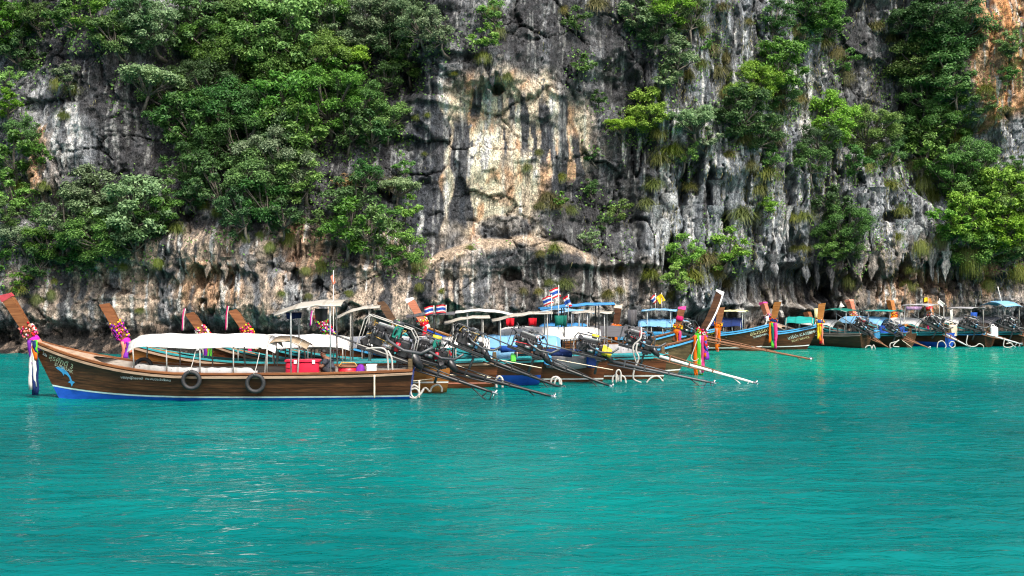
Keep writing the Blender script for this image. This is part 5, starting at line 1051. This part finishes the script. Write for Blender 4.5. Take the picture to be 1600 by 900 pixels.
for k, (a_, b_, Yk) in enumerate((((666, 583), (768, 590), 42.4), ((690, 562), (765, 590), 42.9), ((758, 558), (846, 575), 44.2), ((870, 562), (958, 578), 45.5), ((640, 596), (676, 592), 41.5), ((1410, 532), (1425, 543), 73))):
    hose(('pale pole resting on the second stern', 'long pale pole slanting over the third stern', 'long pale pole slanting over the fourth stern', 'long pale pole slanting over the fifth stern', 'short stick beside white hose rings', 'thin pale pole leaning into water at right')[k], [a_, b_], Yk, .022, 'cream', 'poles laid across the sterns', 'pole', 'pole')
hose('white hose loop at the dark stern at right', [(1352, 544), (1354, 541), (1360, 540), (1362, 545), (1365, 539), (1368, 546)], 72.8, .045); hose('cream hose coil beside the tilted tube at right', [(1391, 546), (1391, 537), (1400, 534), (1405, 531), (1398, 537), (1396, 541), (1405, 542)], 72.9, .045)
hose('pale hose rings under the tall roof frame', [(1464, 544), (1466, 535), (1473, 533), (1478, 540), (1476, 545)], 73.2, .045); hose('round pale hose ring right of the blue hull', [(1483, 538), (1486, 534), (1491, 535), (1492, 541), (1487, 543), (1483, 539)], 73.2, .045); hose('white hose curling from the upright engine', [(1512, 524), (1510, 536), (1515, 541), (1524, 541), (1530, 537), (1536, 540), (1537, 544)], 73.4, .045); hose('cream hose ring near the right edge', [(1570, 528), (1568, 540), (1574, 543), (1582, 541), (1580, 536), (1572, 537)], 73.4, .045)
hose('long white pole standing high near the right edge', [(1559, 448), (1575, 512)], 76, .035, 'polewhite', 'poles laid across the sterns', 'pole', 'pole')

# tyres on the nearest boat
tyre('round black tyre hanging on the nearest hull, left one', 299, 594, 38.92, .31); tyre('round black tyre hanging on the nearest hull, right one', 399, 599, 38.92, .31); tyre('black tyre lying half hidden inside the nearest boat', 224, 573, 39.75, .30, False, -.25)

# red cooler, seated person and small gear aboard the nearest boat
def onA(x, y, z): return A['M'] @ Vector((x, y, z))
ck = empty('cooler', onA(3.42, .25, .66), (0, 0, R(180))); tag(ck, 'big red ice box with white latches beside seated person', 'cooler')
MB().box((0, 0, .26), (1.02, .52, .50), None, .03).build('body', M_P['crimson'], ck); lid = MB().box((0, 0, .555), (1.08, .57, .09), None, .025).build('lid', M_P['crimson'], ck)
for x in (-.36, .20):
    MB().box((x, .287, .53), (.09, .015, .11), None, .006).build('latch', M_P['white'], ck)
MB().box((.40, .27, .36), (.16, .03, .05), None, .01).build('handle', M_P['red'], ck)
cu = MB()
# curtain of white tarp along the inside of the nearest boat
tp = MB(); rows = []
for i in range(40):
    x = 4.75 + 3.9 * i / 39; t = x / 12; z1 = A['h'].g(t) + .20 - .02 * (math.sin(i * .9) ** 2) - (.10 if i < 2 or i > 37 else 0); y0 = A['h'].b(t) - .10
    top = Vector((x, y0 - .10 + .012 * math.sin(i * 1.7), z1)); mid_ = Vector((x + .01 * math.sin(i * 2.1), y0 - .07 + .018 * math.sin(i * 1.3), z1 - .16)); bot = Vector((x, y0 - .08 + .012 * math.sin(i * .8), z1 - .42))
    rows.append([top, mid_, bot, bot + Vector((0, -.012, 0)), mid_ + Vector((0, -.012, 0)), top + Vector((0, -.012, 0))])
t_ = tp.grid(rows, closed_v=True, cap=True).build('tarpaulin', M_C['tarp']); t_.matrix_world = A['M']; tag(t_, 'folded greyish white tarpaulin lying along inside the nearest boat', 'tarpaulin')
def skinned(name, verts, edges, root_i, mat, parent, sub=2):
    me = bpy.data.meshes.new(name); me.from_pydata([v[0] for v in verts], edges, []); o = bpy.data.objects.new(name, me); COL.objects.link(o)
    sk = o.modifiers.new('skin', 'SKIN'); sk.use_smooth_shade = True
    for i, v in enumerate(verts):
        d = me.skin_vertices[0].data[i]; r = v[1]; d.radius = r if isinstance(r, tuple) else (r, r); d.use_root = (i == root_i)
    ss = o.modifiers.new('sub', 'SUBSURF'); ss.levels = sub; ss.render_levels = sub
    dg = bpy.context.evaluated_depsgraph_get(); m2 = bpy.data.meshes.new_from_object(o.evaluated_get(dg)); m2.name = name
    bpy.data.objects.remove(o); bpy.data.meshes.remove(me); m2.materials.clear(); m2.materials.append(mat)
    m2.polygons.foreach_set('use_smooth', [True] * len(m2.polygons)); return link(name, m2, parent)
M_SKIN = paint('skin', (.20, .095, .055), .5, .12); M_HAIR = paint('hair', (.012, .010, .009), .6, .2)
pe = empty('person', onA(2.58, .10, .72), (0, 0, R(180))); tag(pe, 'person in dark grey shirt sitting hunched behind the red ice box', 'person')
V = [((0, 0, .10), (.13, .15)), ((.04, 0, .26), (.11, .15)), ((.10, 0, .42), (.115, .17)), ((.15, 0, .52), (.08, .12)), ((.19, 0, .58), .055), ((.235, 0, .645), (.075, .066)), ((.25, 0, .715), (.098, .080)), ((.24, 0, .775), (.085, .072)), ((.345, 0, .675), .016)]
E_ = [(0, 1), (1, 2), (2, 3), (3, 4), (4, 5), (5, 6), (6, 7), (5, 8)]
for s in (1, -1):
    b0 = len(V); V += [((.13, s * .17, .48), .065), ((.26, s * .25, .28), .047), ((.45, s * .15, .34), .035), ((.52, s * .11, .36), (.035, .018))]
    E_ += [(3, b0), (b0, b0 + 1), (b0 + 1, b0 + 2), (b0 + 2, b0 + 3)]
    for k in range(4):
        q = len(V); V += [((.58, s * (.08 + .02 * k), .365), .009), ((.62 - .006 * abs(k - 1), s * (.08 + .02 * k), .345), .008)]; E_ += [(b0 + 3, q), (q, q + 1)]
    q = len(V); V += [((.53, s * .06, .34), .010), ((.565, s * .045, .33), .009)]; E_ += [(b0 + 3, q), (q, q + 1)]
    q = len(V); V += [((.02, s * .11, .10), .095), ((.40, s * .15, .36), .065), ((.34, s * .14, .17), .052), ((.30, s * .13, .0), .040), ((.44, s * .14, -.04), (.045, .028))]
    E_ += [(0, q), (q, q + 1), (q + 1, q + 2), (q + 2, q + 3), (q + 3, q + 4)]
    q = len(V); V += [((.23, s * .085, .69), .018)]; E_ += [(6, q)]
skinned('body', V, E_, 0, M_SKIN, pe)
SV = [((0, 0, .14), (.15, .175)), ((.05, 0, .28), (.135, .175)), ((.11, 0, .43), (.14, .195)), ((.16, 0, .53), (.09, .13)), ((.14, .18, .48), .085), ((.22, .24, .36), .068), ((.14, -.18, .48), .085), ((.22, -.24, .36), .068)]
skinned('shirt', SV, [(0, 1), (1, 2), (2, 3), (3, 4), (4, 5), (3, 6), (6, 7)], 0, cloth('shirt_grey', (.06, .065, .085), 0), pe)
SH = [((-.02, 0, .09), (.15, .17)), ((.02, .11, .10), .115), ((.30, .14, .29), .085), ((.02, -.11, .10), .115), ((.30, -.14, .29), .085)]
skinned('shorts', SH, [(0, 1), (1, 2), (0, 3), (3, 4)], 0, cloth('shorts_dark', (.03, .03, .035), 0), pe)
hm = MB(); rows = []
for i in range(6):
    th = R(5 + 95 * i / 5); rows.append([Vector((.243 - .012 + math.sin(th) * .108 * math.cos(p) - (.02 if math.cos(p) > .3 and i > 3 else 0), math.sin(th) * .094 * math.sin(p), .735 + math.cos(th) * .115 + (.045 if math.cos(p) > .3 and i > 3 else 0))) for p in [2 * math.pi * k / 14 for k in range(14)]])
hm.grid(rows, closed_v=True, cap=True).build('hair', M_HAIR, pe)
fc = MB()
for s in (1, -1): fc.ball((.338, s * .034, .715), .011, 6, 4)
fc.build('eyes', M_HAIR, pe); MB().box((.325, 0, .637), (.012, .05, .010), None, .003).build('mouth', paint('lips', (.22, .06, .05), .5, .1), pe)
bk = empty('basket', onA(2.05, .15, .62)); tag(bk, 'round red basket behind the seated person', 'basket')
b_m = MB(); b_m.tube([(0, 0, 0), (0, 0, .18), (0, 0, .40)], [.24, .30, .31], 16); b_m.build('body', M_P['red'], bk); MB().tube([(.31 * math.cos(a), .31 * math.sin(a), .40) for a in [2 * math.pi * k / 18 for k in range(18)]], .03, 6, closed=True).build('rim', M_P['rust'], bk)
MB().tube([(-.3, 0, .38), (-.2, .1, .52), (.2, .1, .50), (.3, 0, .38)], .02, 5).build('handle', M_P['mustard'], bk)
cl = MB().ball((0, 0, .2), (.16, .2, .28), 10, 7, .08, random.Random(3)).build('cloth_bundle', M_C['purple'], None, onA(1.66, .2, .62)); tag(cl, 'purple cloth bundle right of the red basket', 'bundle')
wb = empty('box', onA(1.30, .25, .66)); tag(wb, 'small white box next to purple bundle', 'box'); MB().box((0, 0, .2), (.30, .3, .40), None, .02).build('body', M_P['white'], wb); MB().box((0, 0, .42), (.32, .32, .05), None, .012).build('lid', M_P['white'], wb)
# life jackets, cans and bundles aboard the other boats
def jacket(label, px, py, Y, c):
    r = empty('life_jacket', at(px, py, Y)); tag(r, label, 'life jacket', 'life jackets on the parked boats')
    for s in (-1, 1): MB().box((s * .10, 0, .18), (.17, .13, .42), Euler((0, s * .12, 0)).to_matrix(), .04).build('front_panel', M_C[c], r)
    MB().box((0, .12, .20), (.36, .08, .44), None, .03).build('back_panel', M_C[c], r); MB().box((0, -.075, .16), (.38, .02, .05), None, .005).build('strap', M_P['black'], r)
jacket('left red life jacket hung by the third stern', 684, 566, 42.7, 'red'); jacket('right red life jacket hung by the third stern', 696, 568, 42.7, 'red'); jacket('orange life jacket left of the red ones', 670, 566, 42.9, 'orange'); jacket('orange life jacket tied up near brown post', 962, 522, 57.4, 'orange')
def can(label, px, py, Y, c, s=1.0):
    r = empty('jerrycan', at(px, py, Y)); tag(r, label, 'jerrycan', 'cans and drums on the boats'); MB().box((0, 0, .2 * s), (.26 * s, .2 * s, .38 * s), None, .05 * s).build('body', M_P[c], r); MB().tube([(.07 * s, 0, .38 * s), (.07 * s, 0, .45 * s)], .035 * s, 8).build('cap', M_P['black'], r); MB().tube([(-.1 * s, 0, .38 * s), (-.08 * s, 0, .45 * s), (.0, 0, .45 * s), (.02 * s, 0, .38 * s)], .018 * s, 5).build('handle', M_P[c], r)
can('blue jerrycan behind the dark roof post', 856, 572, 45.8, 'skyblue', 1.0); can('large blue can under the yellow covered engine', 925, 575, 46.2, 'blue', 1.5); can('green can beside the white window panel', 802, 566, 44.6, 'limegreen', .7); can('blue jerrycan on the dark boat at right', 1370, 530, 74.2, 'skyblue', 1.4); can('blue drum amid the tarps at right', 1378, 524, 75, 'blue', 1.5); can('white plastic drum on the deck near the right edge', 1553, 527, 74.2, 'white', 1.6); can('cream plastic drum under the white canopy at right', 1488, 527, 74.6, 'cream', 1.9); can('blue drum beside the orange bow at right', 1408, 524, 75, 'blue', 1.4)
def hung(label, px, py, Y, w, h, c, name='hanging_cloth'):
    m = MB(); rows = []
    for i in range(9):
        u = i / 8; rows.append([Vector((w * (u - .5), .05 * math.sin(u * 9 + px), 0)), Vector((w * (u - .5) * .94, .06 * math.sin(u * 8 + px), -h * .5)), Vector((w * (u - .5) * .9, .05 * math.sin(u * 7 + px), -h * (.92 + .08 * math.sin(u * 5 + px)))), Vector((w * (u - .5) * .9, .05 * math.sin(u * 7 + px) + .012, -h * (.92 + .08 * math.sin(u * 5 + px)))), Vector((w * (u - .5) * .94, .06 * math.sin(u * 8 + px) + .012, -h * .5)), Vector((w * (u - .5), .05 * math.sin(u * 9 + px) + .012, 0))])
    o = m.grid(rows, closed_v=True, cap=True).build(name, M_C[c], None, at(px, py, Y)); tag(o, label, 'cloth', 'cloths hung from the boat roofs'); return o
hung('navy sheet hung over the gear of the fifth boat', 870, 545, 46.0, 1.2, .30, 'navy'); hung('bright blue flap under the light blue canopy', 800, 540, 45.6, .9, .26, 'blue'); hung('grey tarp bundle hung below the navy sheet', 885, 556, 46.2, 1.6, .5, 'grey'); hung('navy cloth hung under the nearest stern roof', 459, 488, 40.3, .50, .22, 'navy'); hung('dark grey cloth hung under the nearest stern roof', 502, 482, 40.4, .40, .42, 'darkgrey')
hung('red cloth hung from the steel roof frame, left', 797, 497, 52.6, .35, .35, 'red'); hung('red cloth hung from the steel roof frame, right', 832, 497, 46.3, .30, .30, 'red'); hung('dark clothes hung under small white roof', 988, 484, 50.0, .35, .75, 'darkgrey'); hung('dark green cloth below the long white roof', 876, 493, 46.9, .45, .42, 'green'); hung('lilac cloth draped over the tall roof frame', 1428, 479, 74.0, .9, .22, 'lilac'); hung('blue shirt hung before the white canopy at right', 1522, 488, 74.4, .35, .62, 'blue'); hung('pale yellow raincoat on a pole behind orange prow', 1278, 482, 73.6, .42, .75, 'paleyellow'); hung('blue tarp heaped on the dark boat at right', 1400, 517, 74.8, 1.9, .45, 'blue'); hung('pale blue cloth hung beside the rusty engine', 778, 548, 45.9, 1.2, .5, 'lightblue'); hung('grey tarp draped beside the yellow covered engine', 970, 538, 49.3, 1.6, .8, 'grey')
